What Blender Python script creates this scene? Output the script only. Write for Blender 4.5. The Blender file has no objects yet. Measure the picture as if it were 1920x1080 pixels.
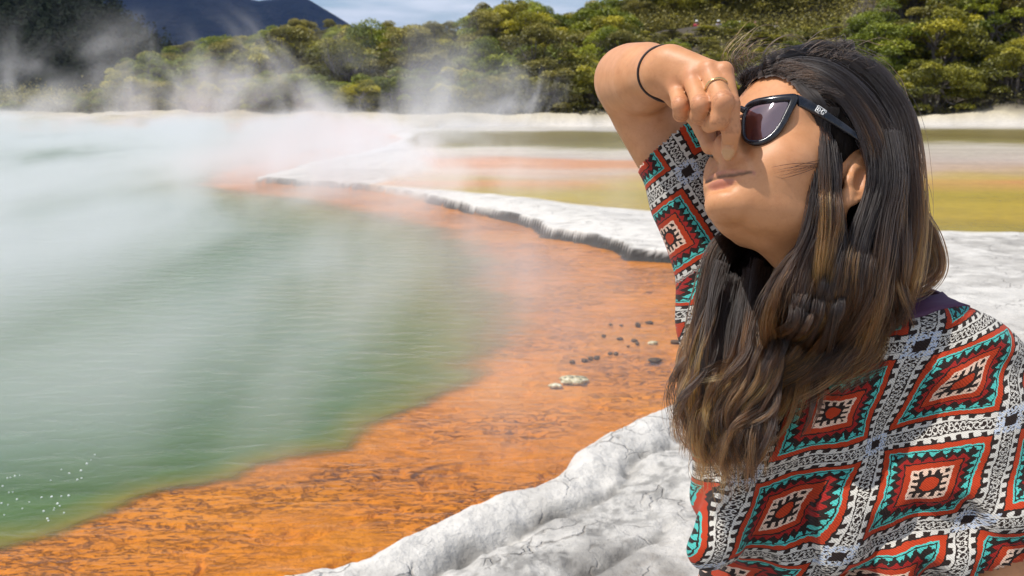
import bpy, bmesh, math, random, os
import numpy as np
from mathutils import Vector, Matrix, Euler
SKIP = ()
rng = np.random.default_rng(7)
random.seed(7)
scene = bpy.context.scene
COL = scene.collection
R = math.radians
F32 = np.float32

# ------------------------------------------------------------------ camera
FPX = 1867.0
PITCH = math.atan((540 - 185) / FPX)
CAM = np.array([0.0, 0.0, 1.75])
FWD = np.array([0, math.cos(PITCH), -math.sin(PITCH)])
UPV = np.array([0, math.sin(PITCH), math.cos(PITCH)])
RGT = np.array([1.0, 0, 0])
cam_d = bpy.data.cameras.new('camera')
cam = bpy.data.objects.new('camera', cam_d)
COL.objects.link(cam)
cam.location = CAM
cam.rotation_euler = (math.pi / 2 - PITCH, 0, 0)
cam_d.sensor_width = 36.0
cam_d.lens = FPX / 1920 * 36.0
cam_d.clip_start = 0.05
cam_d.clip_end = 20000
cam_d.dof.use_dof = True
cam_d.dof.focus_distance = 1.12
cam_d.dof.aperture_fstop = 15.0
scene.camera = cam


def P(u, v, d):
    """point at depth d (m) seen in the direction u, v of the 1920 px frame"""
    return CAM + FWD * d + RGT * ((u - 960) / FPX * d) + UPV * ((540 - v) / FPX * d)


def G(u, v, z=0.0):
    """point of the horizontal plane z seen in direction u, v"""
    r = FWD + RGT * ((u - 960) / FPX) + UPV * ((540 - v) / FPX)
    t = (z - CAM[2]) / r[2]
    return CAM + r * t


def pix(Q):
    q = np.asarray(Q) - CAM
    d = q @ FWD
    return 960 + FPX * (q @ RGT) / d, 540 - FPX * (q @ UPV) / d, d


# ------------------------------------------------------------------ helpers
def tag(o, label=None, cat=None, group=None, kind=None):
    if label: o['label'] = label
    if cat: o['category'] = cat
    if group: o['group'] = group
    if kind: o['kind'] = kind
    return o


def empty(name, loc, rz=0.0, s=1.0):
    o = bpy.data.objects.new(name, None)
    COL.objects.link(o)
    o.location = [float(c) for c in loc]
    o.rotation_euler = (0, 0, rz)
    o.scale = (s, s, s)
    o.empty_display_size = 0.05
    return o


def mesh_obj(name, V, Fc, mat=None, parent=None, smooth=True, attrs=None):
    """V (n,3); Fc (m,3|4) int array or list of lists"""
    me = bpy.data.meshes.new(name)
    V = np.asarray(V, F32)
    if isinstance(Fc, np.ndarray):
        k = Fc.shape[1]
        me.vertices.add(len(V)); me.vertices.foreach_set('co', V.ravel())
        me.loops.add(Fc.size); me.loops.foreach_set('vertex_index', Fc.astype(np.int32).ravel())
        me.polygons.add(len(Fc))
        me.polygons.foreach_set('loop_start', np.arange(0, Fc.size, k, dtype=np.int32))
        me.polygons.foreach_set('loop_total', np.full(len(Fc), k, np.int32))
        me.update(calc_edges=True)
    else:
        me.from_pydata([tuple(map(float, v)) for v in V], [], Fc)
        me.update()
    me.polygons.foreach_set('use_smooth', np.full(len(me.polygons), smooth, bool))
    for an, (typ, arr) in (attrs or {}).items():
        a = me.attributes.new(an, typ, 'POINT')
        arr = np.asarray(arr, F32)
        if typ == 'FLOAT_COLOR':
            if arr.shape[1] == 3: arr = np.concatenate([arr, np.ones((len(arr), 1), F32)], 1)
            a.data.foreach_set('color', arr.ravel())
        elif typ == 'FLOAT_VECTOR':
            a.data.foreach_set('vector', arr.ravel())
        else:
            a.data.foreach_set('value', arr.ravel())
    o = bpy.data.objects.new(name, me)
    COL.objects.link(o)
    if mat: me.materials.append(mat)
    if parent: o.parent = parent
    return o


def _hash(ix, iy, iz, seed):
    h = (ix.astype(np.int64) * 374761393 + iy.astype(np.int64) * 668265263 + iz.astype(np.int64) * 2147483647 + seed * 1274126177) & 0xffffffff
    h = ((h ^ (h >> 13)) * 1274126177) & 0xffffffff
    h = h ^ (h >> 16)
    return (h & 0xffff).astype(F32) / 32767.5 - 1.0


def vnoise(x, y, z=None, seed=0):
    x = np.asarray(x, np.float64); y = np.asarray(y, np.float64)
    z = np.zeros_like(x) if z is None else np.asarray(z, np.float64)
    ix, iy, iz = np.floor(x), np.floor(y), np.floor(z)
    fx, fy, fz = x - ix, y - iy, z - iz
    fx = fx * fx * fx * (fx * (fx * 6 - 15) + 10); fy = fy * fy * fy * (fy * (fy * 6 - 15) + 10); fz = fz * fz * (3 - 2 * fz)
    def h(a, b, c): return _hash(ix + a, iy + b, iz + c, seed)
    def lay(c):
        a = h(0, 0, c) * (1 - fx) + h(1, 0, c) * fx
        b = h(0, 1, c) * (1 - fx) + h(1, 1, c) * fx
        return a * (1 - fy) + b * fy
    a = lay(0)
    if np.any(iz != 0) or np.any(fz != 0): a = a * (1 - fz) + lay(1) * fz
    return a


def fbm(x, y, z=None, o=4, seed=0, g=0.5):
    s, a, t = 0, 1.0, 0
    for i in range(o):
        s = s + a * vnoise(x, y, z, seed + i * 17); t += a
        x = x * 2.03 + 3.1; y = y * 2.03 + 1.7
        if z is not None: z = z * 2.03 + 0.7
        a *= g
    return s / t


def sstep(a, b, x):
    t = np.clip((x - a) / (b - a), 0, 1)
    return t * t * (3 - 2 * t)


def sd_poly(px, py, poly):
    """signed distance to a polygon, negative inside"""
    poly = np.asarray(poly, float)
    d = np.full(px.shape, 1e18); inside = np.zeros(px.shape, bool)
    n = len(poly)
    for i in range(n):
        ax, ay = poly[i]; bx, by = poly[(i + 1) % n]
        ex, ey = bx - ax, by - ay
        wx, wy = px - ax, py - ay
        t = np.clip((wx * ex + wy * ey) / (ex * ex + ey * ey + 1e-12), 0, 1)
        d = np.minimum(d, (wx - ex * t) ** 2 + (wy - ey * t) ** 2)
        c = (ay > py) != (by > py)
        with np.errstate(divide='ignore', invalid='ignore'):
            xx = ex * (py - ay) / (ey if ey else 1e-12) + ax
        inside ^= c & (px < xx)
    d = np.sqrt(d)
    return np.where(inside, -d, d)


class NT:
    """tiny node-tree writer"""
    def __init__(s, mat):
        s.t = mat.node_tree; s.t.nodes.clear()
        s.out = s.t.nodes.new('ShaderNodeOutputMaterial' if isinstance(mat, bpy.types.Material) else 'ShaderNodeOutputWorld')
    def n(s, typ, ins=None, **kw):
        nd = s.t.nodes.new('ShaderNode' + typ)
        for k, v in kw.items(): setattr(nd, k, v)
        for k, v in (ins or {}).items(): s.set(nd, k, v)
        return nd
    def set(s, nd, k, v):
        i = nd.inputs[k]
        if hasattr(v, 'is_output'): s.t.links.new(v, i)
        elif isinstance(v, bpy.types.Node): s.t.links.new(v.outputs[0], i)
        else: i.default_value = v
    def m(s, op, a, b=None, c=None, clamp=False):
        nd = s.t.nodes.new('ShaderNodeMath'); nd.operation = op; nd.use_clamp = clamp
        for i, v in enumerate((a, b, c)):
            if v is not None: s.set(nd, i, v)
        return nd.outputs[0]
    def ramp(s, fac, stops, interp='LINEAR'):
        nd = s.t.nodes.new('ShaderNodeValToRGB'); nd.color_ramp.interpolation = interp
        e = nd.color_ramp.elements
        while len(e) < len(stops): e.new(0.5)
        for i, (p, c) in enumerate(stops):
            e[i].position = p
            e[i].color = (c, c, c, 1) if isinstance(c, (int, float)) else (*c, 1)
        s.set(nd, 0, fac)
        return nd.outputs[0]
    def mix(s, f, a, b, mode='MIX'):
        nd = s.t.nodes.new('ShaderNodeMix'); nd.data_type = 'RGBA'; nd.blend_type = mode
        s.set(nd, 0, f)
        for i, v in ((6, a), (7, b)):
            s.set(nd, i, (*v, 1) if isinstance(v, tuple) and len(v) == 3 else v)
        return nd.outputs[2]
    def sm(s, a, b, x):
        nd = s.t.nodes.new('ShaderNodeMapRange'); nd.interpolation_type = 'SMOOTHSTEP'
        s.set(nd, 0, x); s.set(nd, 1, a); s.set(nd, 2, b)
        return nd.outputs[0]


def material(name):
    m = bpy.data.materials.new(name); m.use_nodes = True
    return m, NT(m)


# ------------------------------------------------------------------ light, sky, render settings
SUN_EL, SUN_AZ = R(62), R(-102)          # azimuth measured clockwise from +Y (view direction)
sd = np.array([math.sin(SUN_AZ) * math.cos(SUN_EL), math.cos(SUN_AZ) * math.cos(SUN_EL), math.sin(SUN_EL)])
sun_d = bpy.data.lights.new('sun', 'SUN')
sun_d.energy = 3.6; sun_d.angle = R(0.55); sun_d.color = (1.0, 0.955, 0.89)
sun = bpy.data.objects.new('sun', sun_d); COL.objects.link(sun)
sun.rotation_euler = Vector(sd).to_track_quat('Z', 'Y').to_euler()
sun.location = (0, 0, 60)
world = bpy.data.worlds.new('World'); scene.world = world; world.use_nodes = True
w = NT(world)
sky = w.n('TexSky', sky_type='NISHITA', sun_disc=False, sun_elevation=SUN_EL, sun_rotation=SUN_AZ, altitude=300, air_density=1.0, dust_density=1.2, ozone_density=1.0)
tc = w.n('TexCoord')
sx = w.n('SeparateXYZ', {0: tc.outputs['Generated']})
zc = w.m('MAXIMUM', w.m('ADD', sx.outputs[2], 0.06), 0.03)
cx = w.m('DIVIDE', sx.outputs[0], zc); cy = w.m('DIVIDE', sx.outputs[1], zc)
cv = w.n('CombineXYZ', {0: cx, 1: cy, 2: 0.0})
cn = w.n('TexNoise', {'Vector': cv, 'Scale': 0.55, 'Detail': 6.0, 'Roughness': 0.55})
cf = w.sm(0.42, 0.66, cn.outputs[0])
cloud = w.mix(w.m('MULTIPLY', cf, 0.85), sky.outputs[0], (8.0, 8.2, 8.6))
bg = w.n('Background', {0: cloud, 1: 0.1})
w.t.links.new(bg.outputs[0], w.out.inputs[0])
scene.view_settings.view_transform = 'Standard'
scene.view_settings.look = 'None'
scene.view_settings.exposure = 0.3
scene.view_settings.gamma = 1.0
c = scene.cycles
c.max_bounces = 10; c.diffuse_bounces = 3; c.glossy_bounces = 3; c.transmission_bounces = 4
c.transparent_max_bounces = 16; c.volume_bounces = 3
c.use_denoising = True
c.sample_clamp_indirect = 6.0
c.caustics_reflective = False; c.caustics_refractive = False
try: c.denoiser = 'OPENIMAGEDENOISE'
except Exception: pass

# ------------------------------------------------------------------ plan of the place
def plan(pts, z=0.0): return [tuple(G(u, v, z)[:2]) for u, v in pts]

POOL = plan([(-2600, 1500), (-900, 1420), (0, 1292), (330, 1192), (672, 1085), (728, 1054), (786, 1026), (862, 988), (920, 962), (985, 945), (1040, 915), (1052, 893), (1090, 868),
             (1130, 852), (1200, 812), (1250, 785), (1285, 765), (1310, 735), (1380, 700), (1470, 640), (1540, 590), (1570, 550), (1540, 520), (1470, 502), (1380, 496), (1275, 492),
             (1185, 487), (1168, 470), (1100, 457), (1022, 443), (1005, 427), (930, 408), (830, 384), (760, 368), (680, 354), (560, 346), (490, 340), (540, 322), (620, 303), (700, 285), (760, 262),
             (700, 248), (560, 240), (300, 242), (0, 246), (-600, 248), (-1800, 250), (-3200, 300), (-3600, 500)])
DEEP = plan([(-2600, 1240), (-600, 1130), (0, 1038), (70, 1022), (110, 1003), (200, 960), (260, 938), (330, 925), (420, 905), (480, 880), (560, 860), (640, 846), (700, 808), (760, 785), (830, 742), (880, 708),
             (960, 655), (1010, 610), (1030, 560), (1010, 490), (900, 430), (760, 400), (640, 372), (520, 360), (420, 345), (470, 318), (560, 298), (640, 272), (640, 252), (300, 246), (-600, 251), (-1800, 254), (-3000, 310), (-3200, 560)], -0.03)
TERR = plan([(700, 346), (830, 359), (1000, 376), (1130, 391), (1260, 403), (1700, 437), (1920, 442), (2600, 455), (2600, 234), (1700, 234), (1240, 234), (830, 236), (760, 262), (790, 300), (800, 322)], 0.1)

HC_U = np.array([-1500, -300, 0, 120, 200, 230, 270, 350, 430, 500, 560, 640, 700, 780, 850, 900, 960, 1040, 1100, 1150, 1300, 1600, 1920, 2600])
HC_V = np.array([205, 205, 200, 190, 165, 135, 108, 90, 66, 58, 44, 46, 42, 52, 34, 10, 0, 22, 8, -20, -45, -80, -100, -110])


def crest(u):
    v = np.interp(u, HC_U, HC_V)
    return 1.75 + (185 - v) / FPX * 105 - 4.6


def hill_h(x, y):
    yy = np.maximum(y, 1.0)
    u = 960 + FPX * x / yy * math.cos(PITCH)
    r = np.hypot(x, y)
    h = np.maximum(crest(u), 0.0)
    n = fbm(x / 14, y / 14, seed=5)
    path = sstep(1190, 1250, u) * sstep(1570, 1510, u) * sstep(89.3, 90.2, y) * sstep(95, 93.5, y)
    hh = (h + 0.9 * n * sstep(72, 90, r)) * sstep(69, 106, r + 3 * n) * (y > 0) - np.clip((r - 112) / 60, 0, 1) * 6 * (y > 0)
    side = sstep(1170, 1240, u) * sstep(1590, 1520, u) * (y < 93.5) * sstep(72, 76, y)
    hh = hh * (1 - side) + np.minimum(hh, 6.75 - np.maximum(90 - y, 0) * .13) * side
    return hh * (1 - path) + 7.15 * path


def ground_z(x, y):
    s1 = np.clip(np.hypot(x, y) / 12, 0.5, 3)
    wx = x + 0.05 * s1 * fbm(x * 2.2, y * 2.2, seed=1) + 0.1 * s1 * fbm(x * 0.7, y * 0.7, seed=11)
    wy = y + 0.05 * s1 * fbm(x * 2.2, y * 2.2, seed=2) + 0.1 * s1 * fbm(x * 0.7, y * 0.7, seed=12)
    sp = sd_poly(wx, wy, POOL)
    sdp = sd_poly(wx + 0.11 * fbm(x * 2.6, y * 2.6, o=5, seed=31), wy + 0.11 * fbm(x * 2.6, y * 2.6, o=5, seed=32), DEEP)
    st = sd_poly(wx, wy, TERR)
    r = np.hypot(x, y)
    # lake bed: a shallow ledge of orange deposit, then a drop
    lump = fbm(x * 3.2, y * 4.0, o=5, seed=3)
    ridge = 1 - np.abs(fbm(x * 2.0, y * 3.4, o=4, seed=4))
    bed = -0.010 - 0.006 * sstep(0.0, 2.2, -sp) + 0.010 * lump * sstep(0, 0.3, -sp) - 0.022 * sstep(0.90, 0.995, ridge) * sstep(.0, .5, sdp)
    bed = np.minimum(bed, -0.004)
    soft = 1 + 7.0 * sstep(5.0, 9.5, r)
    bed = bed - 0.55 * sstep(0.25, 1.6, -sdp / soft) - 0.6 * sstep(0.9, 3.0, -sdp / soft)
    murk = -sdp / soft - .12 * sstep(4.6, 9.5, r)
    # sinter bank
    near = sstep(13, 7, r)
    lip = 0.060 * np.exp(-((sp - 0.16) / 0.12) ** 2) + (0.028 * (1 - 1.7 * np.abs(fbm(x * 3.4, y * 3.4, o=5, seed=8, g=.55))) - .014) * sstep(1.5, .5, sp) + 0.012 * fbm(x * 9, y * 9, o=4, seed=17, g=.65)
    groove = np.exp(-((sp - 0.34 - 0.12 * fbm(x * 1.6, y * 1.6, o=4, seed=9)) / 0.035) ** 2)
    groove2 = np.exp(-((sp - 0.74 - 0.22 * fbm(x * 1.4, y * 1.4, o=4, seed=10)) / 0.035) ** 2)
    steep = 0.05 + 0.03 * near
    led = sstep(8.2, 9.6, r) * sstep(24, 15, r)
    bank = (0.10 + 0.012 * led + 0.03 * led * fbm(x * 1.1, y * 1.1, seed=16)) * sstep(0, steep, sp) + 0.05 * sstep(0.1, 1.2, sp) + near * (lip * sstep(0, 0.15, sp) - (0.035 * groove + 0.02 * groove2) * sstep(0.1, 0.3, sp))
    bank = bank + 0.02 * fbm(x * 1.7, y * 1.7, o=5, seed=13) * sstep(0, 0.4, sp)
    # terrace ponds are level and wet
    wet = sstep(0.25, -0.35, st)
    bank = bank * (1 - wet) + wet * (0.105 + 0.004 * fbm(x, y, seed=14))
    far = sstep(58, 66, r)
    bank = bank + far * (0.55 + 0.6 * fbm(x / 6, y / 3, o=5, seed=15)) * (1 - wet)
    z = np.where(sp < 0, bed, bank)
    hh = hill_h(x, y)
    z = z + np.where(sp > 0, hh, 0)
    ground_z.murk = murk; ground_z.groove = np.maximum(groove, .7 * groove2) * near * (sp > .12)
    return z, sp, sdp, st, wet


th1 = np.radians(np.concatenate([np.linspace(-180, -40, 60)[:-1], np.linspace(-40, 40, 560), np.linspace(40, 180, 60)[1:]]))
rad = np.concatenate([[0.02], np.exp(np.arange(math.log(0.4), math.log(2.6), 0.03)), np.exp(np.arange(math.log(2.6), math.log(8.5), 0.0042)), np.exp(np.arange(math.log(8.5), math.log(15), 0.002)), np.exp(np.arange(math.log(15), math.log(24), 0.0042)), np.exp(np.arange(math.log(24), math.log(120), 0.012)), np.exp(np.arange(math.log(120), math.log(9000), 0.06))])
TH, RD = np.meshgrid(th1, rad)
gx, gy = RD * np.sin(TH), RD * np.cos(TH)
gz, gsp, gsd, gst, gwet = ground_z(gx.ravel(), gy.ravel())
x, y = gx.ravel(), gy.ravel(); r = np.hypot(x, y)
gz = gz + np.where(r > 4500, -0.0 * r, 0)
grv = ground_z.groove.copy()
u_pix = 960 + FPX * x / np.maximum(y * math.cos(PITCH) + (CAM[2] - 0.1) * math.sin(PITCH), 0.5)
v_pix = np.where(y > 0.5, 185 + FPX * (CAM[2] - 0.1) / np.maximum(y, 0.5) * 1.035, 2000)
# colours (albedo) of the bare ground
n1 = fbm(x * 0.8, y * 0.8, o=5, seed=21); n2 = fbm(x * 6, y * 6, o=4, seed=22); n3 = fbm(x * 0.25, y * 1.2, o=4, seed=23)
white = np.array([0.68, 0.65, 0.595]); grey = np.array([0.46, 0.435, 0.395])
gcol = white + (grey - white) * sstep(-0.35, 0.45, n1 + 0.5 * n2 + 0.55 * sstep(0.9, 2.5, gsp) * sstep(14, 7, r) - 0.35)[:, None]
gr = sstep(0.25, 1.0, gsp) * 0.3
gcol = gcol * (1 - gr[:, None] * (0.5 + 0.5 * n2[:, None]))
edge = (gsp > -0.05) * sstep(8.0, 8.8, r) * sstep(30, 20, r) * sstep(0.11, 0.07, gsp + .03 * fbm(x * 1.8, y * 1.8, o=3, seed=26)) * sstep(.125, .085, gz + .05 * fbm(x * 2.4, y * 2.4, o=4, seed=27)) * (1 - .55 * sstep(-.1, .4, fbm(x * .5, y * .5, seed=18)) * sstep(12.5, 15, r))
gcol = gcol * (1 - 0.93 * edge[:, None])  # overhang shade of the ledge put into the colour, with its waterline algae stain
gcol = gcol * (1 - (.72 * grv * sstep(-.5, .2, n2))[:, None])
belt = np.exp(-((gsp - .52 - .15 * n1) / .22) ** 2) * sstep(9, 7, r)
n5 = fbm(x * 16, y * 16, o=4, seed=25, g=.7)
gcol = gcol * (1 - (np.clip(.22 * belt * (1 + .6 * n2) + .34 * belt * sstep(-.05, .3, n5) , 0, .8))[:, None])
gcol = gcol * (1 - (.10 * sstep(.6, 1.0, gsp) * sstep(9, 7, r) * (1 + .9 * n5) + .10 * sstep(.1, .35, n5) * sstep(.6, 1, gsp) * sstep(9, 7, r))[:, None] * np.array([.85, 1.0, 1.12]))
neardark = sstep(.10, .75, gsp) * sstep(2.2, 1.0, gsp) * sstep(9, 7, r) * sstep(.05, .5, n1 + .6 * n2)
gcol = gcol * (1 - .16 * neardark[:, None])
# terrace bands: laid out by distance from the viewer's shore
band = np.array([[10, .22, .18, .02], [12.0, .26, .20, .008], [14.5, .44, .29, .008], [17.5, .46, .33, .015], [21, .54, .37, .07], [24, .60, .42, .29], [28, .62, .50, .42], [33, .62, .55, .44], [37, .26, .21, .06], [42, .17, .125, .02], [50, .20, .155, .035], [58, .6, .56, .5]])
rb = y + 6.0 * fbm(x * .12, y * .09, o=4, seed=46) * sstep(11, 20, y) + y * (0.13 * fbm(x * 0.12, y * 0.12, o=5, seed=41) + 0.04 * n1)
tcol = np.stack([np.interp(rb, band[:, 0], band[:, k]) for k in (1, 2, 3)], 1)
org = sstep(0.05, 0.5, fbm(x * 0.09 + 3, y * 0.16, seed=42)) * sstep(17, 20, y) * sstep(33, 28, y)
tcol = tcol + (np.array([.68, .27, .09]) - tcol) * (0.85 * org)[:, None]
tcol = tcol * (1 + 0.18 * n3 + 0.10 * n2)[:, None]
gcol = gcol * (1 - gwet[:, None]) + tcol * gwet[:, None]
far = sstep(54, 60, r) * (1 - gwet)
fcol = np.array([.47, .41, .29]) * (1 + 0.35 * fbm(x / 3, y / 1.2, seed=43))[:, None]
gcol = gcol + (fcol - gcol) * far[:, None]
soil = sstep(0.2, 1.3, hill_h(x, y)) + sstep(72, 76, r) * (y > 0)
soil = np.clip(soil, 0, 1)
scol = np.array([.075, .062, .045]) * (1 + 0.4 * n1)[:, None]
gcol = gcol + (scol - gcol) * soil[:, None]
bedm = sstep(0.02, -0.02, gsp)
ocol = np.array([.67, .225, .008]) * (1 + 0.14 * n1 + 0.12 * n2)[:, None]
yel = sstep(0.1, 0.6, fbm(x * 1.1, y * 1.1, seed=44))
ocol = ocol + (np.array([.72, .27, .008]) - ocol) * (0.5 * yel)[:, None]
CRACK = plan([(560, 905), (620, 899), (660, 893), (700, 889), (740, 896), (765, 897), (790, 884), (830, 872), (865, 868)], -.01)
cd = np.full(len(x), 9.0)
for (ax0, ay0), (bx0, by0) in zip(CRACK[:-1], CRACK[1:]):
    ex, ey = bx0 - ax0, by0 - ay0
    tt_ = np.clip(((x - ax0) * ex + (y - ay0) * ey) / (ex * ex + ey * ey), 0, 1)
    cd = np.minimum(cd, np.hypot(x - ax0 - ex * tt_ + .03 * n2, y - ay0 - ey * tt_ + .03 * n1))
ocol = ocol * (1 - .55 * sstep(.026, .008, cd))[:, None]
deepm = sstep(-0.3, -1.2, gsd)
ocol = ocol + (np.array([.16, .17, .05]) - ocol) * deepm[:, None]
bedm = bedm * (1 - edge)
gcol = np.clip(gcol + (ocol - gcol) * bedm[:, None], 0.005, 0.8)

nR, nT = gx.shape
idx = np.arange(nR * nT).reshape(nR, nT)
quads = np.stack([idx[:-1, :-1].ravel(), idx[:-1, 1:].ravel(), idx[1:, 1:].ravel(), idx[1:, :-1].ravel()], 1)
m_ground, g = material('ground_mineral')
col = g.n('Attribute', attribute_name='col'); bedA = g.n('Attribute', attribute_name='bed'); wetA = g.n('Attribute', attribute_name='wet'); cruA = g.n('Attribute', attribute_name='crust')
geo = g.n('NewGeometry')
pos = geo.outputs['Position']
fine = g.n('TexNoise', {'Vector': pos, 'Scale': 38.0, 'Detail': 6.0, 'Roughness': 0.65})
mid = g.n('TexNoise', {'Vector': pos, 'Scale': 7.0, 'Detail': 8.0, 'Roughness': 0.62})
mp = g.n('Mapping', {'Vector': pos, 'Scale': (0.75, 2.3, 1.0), 'Rotation': (0, 0, R(-9))})
crk = g.n('TexNoise', {'Vector': mp, 'Scale': 7.0, 'Detail': 10.0, 'Roughness': 0.70, 'Distortion': 0.0})
crk2 = g.n('TexNoise', {'Vector': mp, 'Scale': 21.0, 'Detail': 8.0, 'Roughness': 0.70, 'Distortion': 0.0})
big = g.n('TexNoise', {'Vector': pos, 'Scale': 0.9, 'Detail': 3.0})
# pits and cracks in the orange crust
ridge = g.m('ABSOLUTE', g.m('SUBTRACT', crk.outputs[0], 0.5))
line = g.m('SUBTRACT', 1.0, g.sm(0.0, 0.018, ridge))
pit = g.sm(0.590, 0.612, crk2.outputs[0])
where = g.sm(0.46, 0.60, big.outputs[0])
dark = g.m('MULTIPLY', g.m('MAXIMUM', g.m('MULTIPLY', line, g.m('ADD', 0.04, g.m('MULTIPLY', 0.42, where))), g.m('MULTIPLY', pit, g.m('ADD', 0.10, g.m('MULTIPLY', 0.75, where)))), bedA.outputs['Fac'])
tone = g.m('ADD', 0.74, g.m('MULTIPLY', 0.52, mid.outputs[0]))
tone2 = g.m('ADD', 0.8, g.m('MULTIPLY', 0.4, fine.outputs[0]))
base = g.mix(1.0, col.outputs['Color'], g.n('CombineColor', {0: tone, 1: tone, 2: tone}).outputs[0], 'MULTIPLY')
base = g.mix(1.0, base, g.n('CombineColor', {0: tone2, 1: tone2, 2: tone2}).outputs[0], 'MULTIPLY')
# hairline fissures of the dry sinter
sbig = g.n('TexNoise', {'Vector': pos, 'Scale': 2.3, 'Detail': 4.0, 'Roughness': 0.6})
wrp = g.n('TexNoise', {'Vector': pos, 'Scale': 3.0, 'Detail': 4.0})
wv_ = g.n('VectorMath', {0: pos, 1: g.n('VectorMath', {0: wrp.outputs['Color'], 1: (.6, .6, .6)}, operation='MULTIPLY').outputs[0]}, operation='ADD')
vor = g.n('TexVoronoi', {'Vector': wv_.outputs[0], 'Scale': 2.6}, feature='DISTANCE_TO_EDGE')
sfis = g.m('MULTIPLY', g.m('SUBTRACT', 1.0, g.sm(0.0, 0.022, vor.outputs[0])), g.m('MULTIPLY', g.m('SUBTRACT', 1.0, bedA.outputs['Fac']), g.sm(0.42, 0.60, sbig.outputs[0])))
spn = g.n('TexNoise', {'Vector': pos, 'Scale': 42.0, 'Detail': 7.0, 'Roughness': 0.75})
spk = g.m('MULTIPLY', g.m('MULTIPLY', g.m('MULTIPLY', g.m('ADD', .30, g.m('MULTIPLY', .7, cruA.outputs['Fac'])), g.sm(0.48, 0.70, spn.outputs[0])), g.sm(0.40, 0.62, sbig.outputs[0])), g.m('SUBTRACT', 1.0, bedA.outputs['Fac']))
base = g.mix(g.m('MULTIPLY', spk, g.m('SUBTRACT', 0.13, g.m('MULTIPLY', 0.12, wetA.outputs['Fac']))), base, (0.22, 0.195, 0.165))
spA = g.n('Attribute', attribute_name='shore')
lay = g.m('ABSOLUTE', g.m('SUBTRACT', g.m('FRACT', g.m('ADD', g.m('MULTIPLY', spA.outputs['Fac'], 5.5), g.m('MULTIPLY', wrp.outputs[0], 3.2))), .5))
layl = g.m('MULTIPLY', g.m('SUBTRACT', 1.0, g.sm(0.0, .055, lay)), g.m('MULTIPLY', cruA.outputs['Fac'], g.sm(.42, .62, sbig.outputs[0])))
base = g.mix(g.m('MULTIPLY', layl, .40), base, (0.30, 0.25, 0.19))
base = g.mix(g.m('MULTIPLY', sfis, 0.26), base, (0.24, 0.20, 0.155))
base = g.mix(dark, base, (0.075, 0.018, 0.005))
hgt = g.m('SUBTRACT', g.m('ADD', g.m('MULTIPLY', mid.outputs[0], g.m('ADD', .45, g.m('MULTIPLY', .55, bedA.outputs['Fac']))), g.m('MULTIPLY', fine.outputs[0], 0.35)), g.m('ADD', g.m('MULTIPLY', dark, 0.8), g.m('MULTIPLY', g.m('ADD', layl, sfis), 0.3)))
bstr = g.m('MULTIPLY', g.m('SUBTRACT', 1.0, wetA.outputs['Fac']), 0.9)
bmp = g.n('Bump', {'Height': hgt, 'Strength': bstr, 'Distance': 0.05})
rough = g.m('SUBTRACT', 0.9, g.m('MULTIPLY', wetA.outputs['Fac'], 0.66))
pb = g.n('BsdfPrincipled', {'Base Color': base, 'Roughness': rough, 'Normal': bmp, 'Specular IOR Level': 0.3})
g.t.links.new(pb.outputs[0], g.out.inputs[0])
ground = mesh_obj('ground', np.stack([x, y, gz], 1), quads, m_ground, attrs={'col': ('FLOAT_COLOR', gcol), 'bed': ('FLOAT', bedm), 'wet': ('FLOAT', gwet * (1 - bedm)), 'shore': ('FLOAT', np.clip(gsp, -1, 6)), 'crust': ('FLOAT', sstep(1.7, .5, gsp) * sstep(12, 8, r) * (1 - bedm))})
tag(ground, 'pale sinter ground with orange shelf and ochre terraces around the steaming pool', kind='structure')

# ------------------------------------------------------------------ pool water
th2 = np.radians(np.linspace(-75, 40, 420)); rad2 = np.exp(np.arange(math.log(1.6), math.log(75), 0.009))
T2, R2 = np.meshgrid(th2, rad2)
wx, wy = (R2 * np.sin(T2)).ravel(), (R2 * np.cos(T2)).ravel()
wz, wsp, wsd, _, _ = ground_z(wx, wy)
nR, nT = T2.shape
idx = np.arange(nR * nT).reshape(nR, nT)
q = np.stack([idx[:-1, :-1].ravel(), idx[:-1, 1:].ravel(), idx[1:, 1:].ravel(), idx[1:, :-1].ravel()], 1)
keep = (wsp[q] < 0.35).all(1)
q = q[keep]
used = np.unique(q); remap = np.full(nR * nT, -1); remap[used] = np.arange(len(used))
wdepth = np.clip(ground_z.murk + .02 * fbm(wx * 7, wy * 7, o=4, seed=51), -1, 6)
m_water, g = material('turbid_hot_water')
dep = g.n('Attribute', attribute_name='depth')
geo = g.n('NewGeometry'); pos = geo.outputs['Position']
mpw = g.n('Mapping', {'Vector': pos, 'Scale': (0.8, 1.7, 1.0), 'Rotation': (0, 0, R(10))})
wv = g.n('TexNoise', {'Vector': mpw, 'Scale': 4.2, 'Detail': 5.0, 'Roughness': 0.55, 'Distortion': 0.5})
wv2 = g.n('TexNoise', {'Vector': mpw, 'Scale': 0.8, 'Detail': 4.0})
bw = g.n('Bump', {'Height': g.m('ADD', wv.outputs[0], wv2.outputs[0]), 'Strength': 0.42, 'Distance': 0.045})
turb = g.sm(-0.11, 0.035, dep.outputs['Fac'])
gcolr = g.ramp(g.m('DIVIDE', dep.outputs['Fac'], 4.0), [(0.0, (.27, .23, .045)), (0.02, (.20, .22, .048)), (0.06, (.115, .195, .062)), (0.2, (.095, .185, .070)), (0.55, (.080, .205, .112)), (1.0, (.09, .24, .17))])
shade = g.m('ADD', 0.72, g.m('MULTIPLY', 0.55, wv.outputs[0]))
gcolr = g.mix(1.0, gcolr, g.n('CombineColor', {0: shade, 1: shade, 2: shade}).outputs[0], 'MULTIPLY')
dif = g.n('BsdfDiffuse', {'Color': gcolr, 'Normal': bw})
trl = g.n('BsdfTranslucent', {'Color': gcolr})
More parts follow.
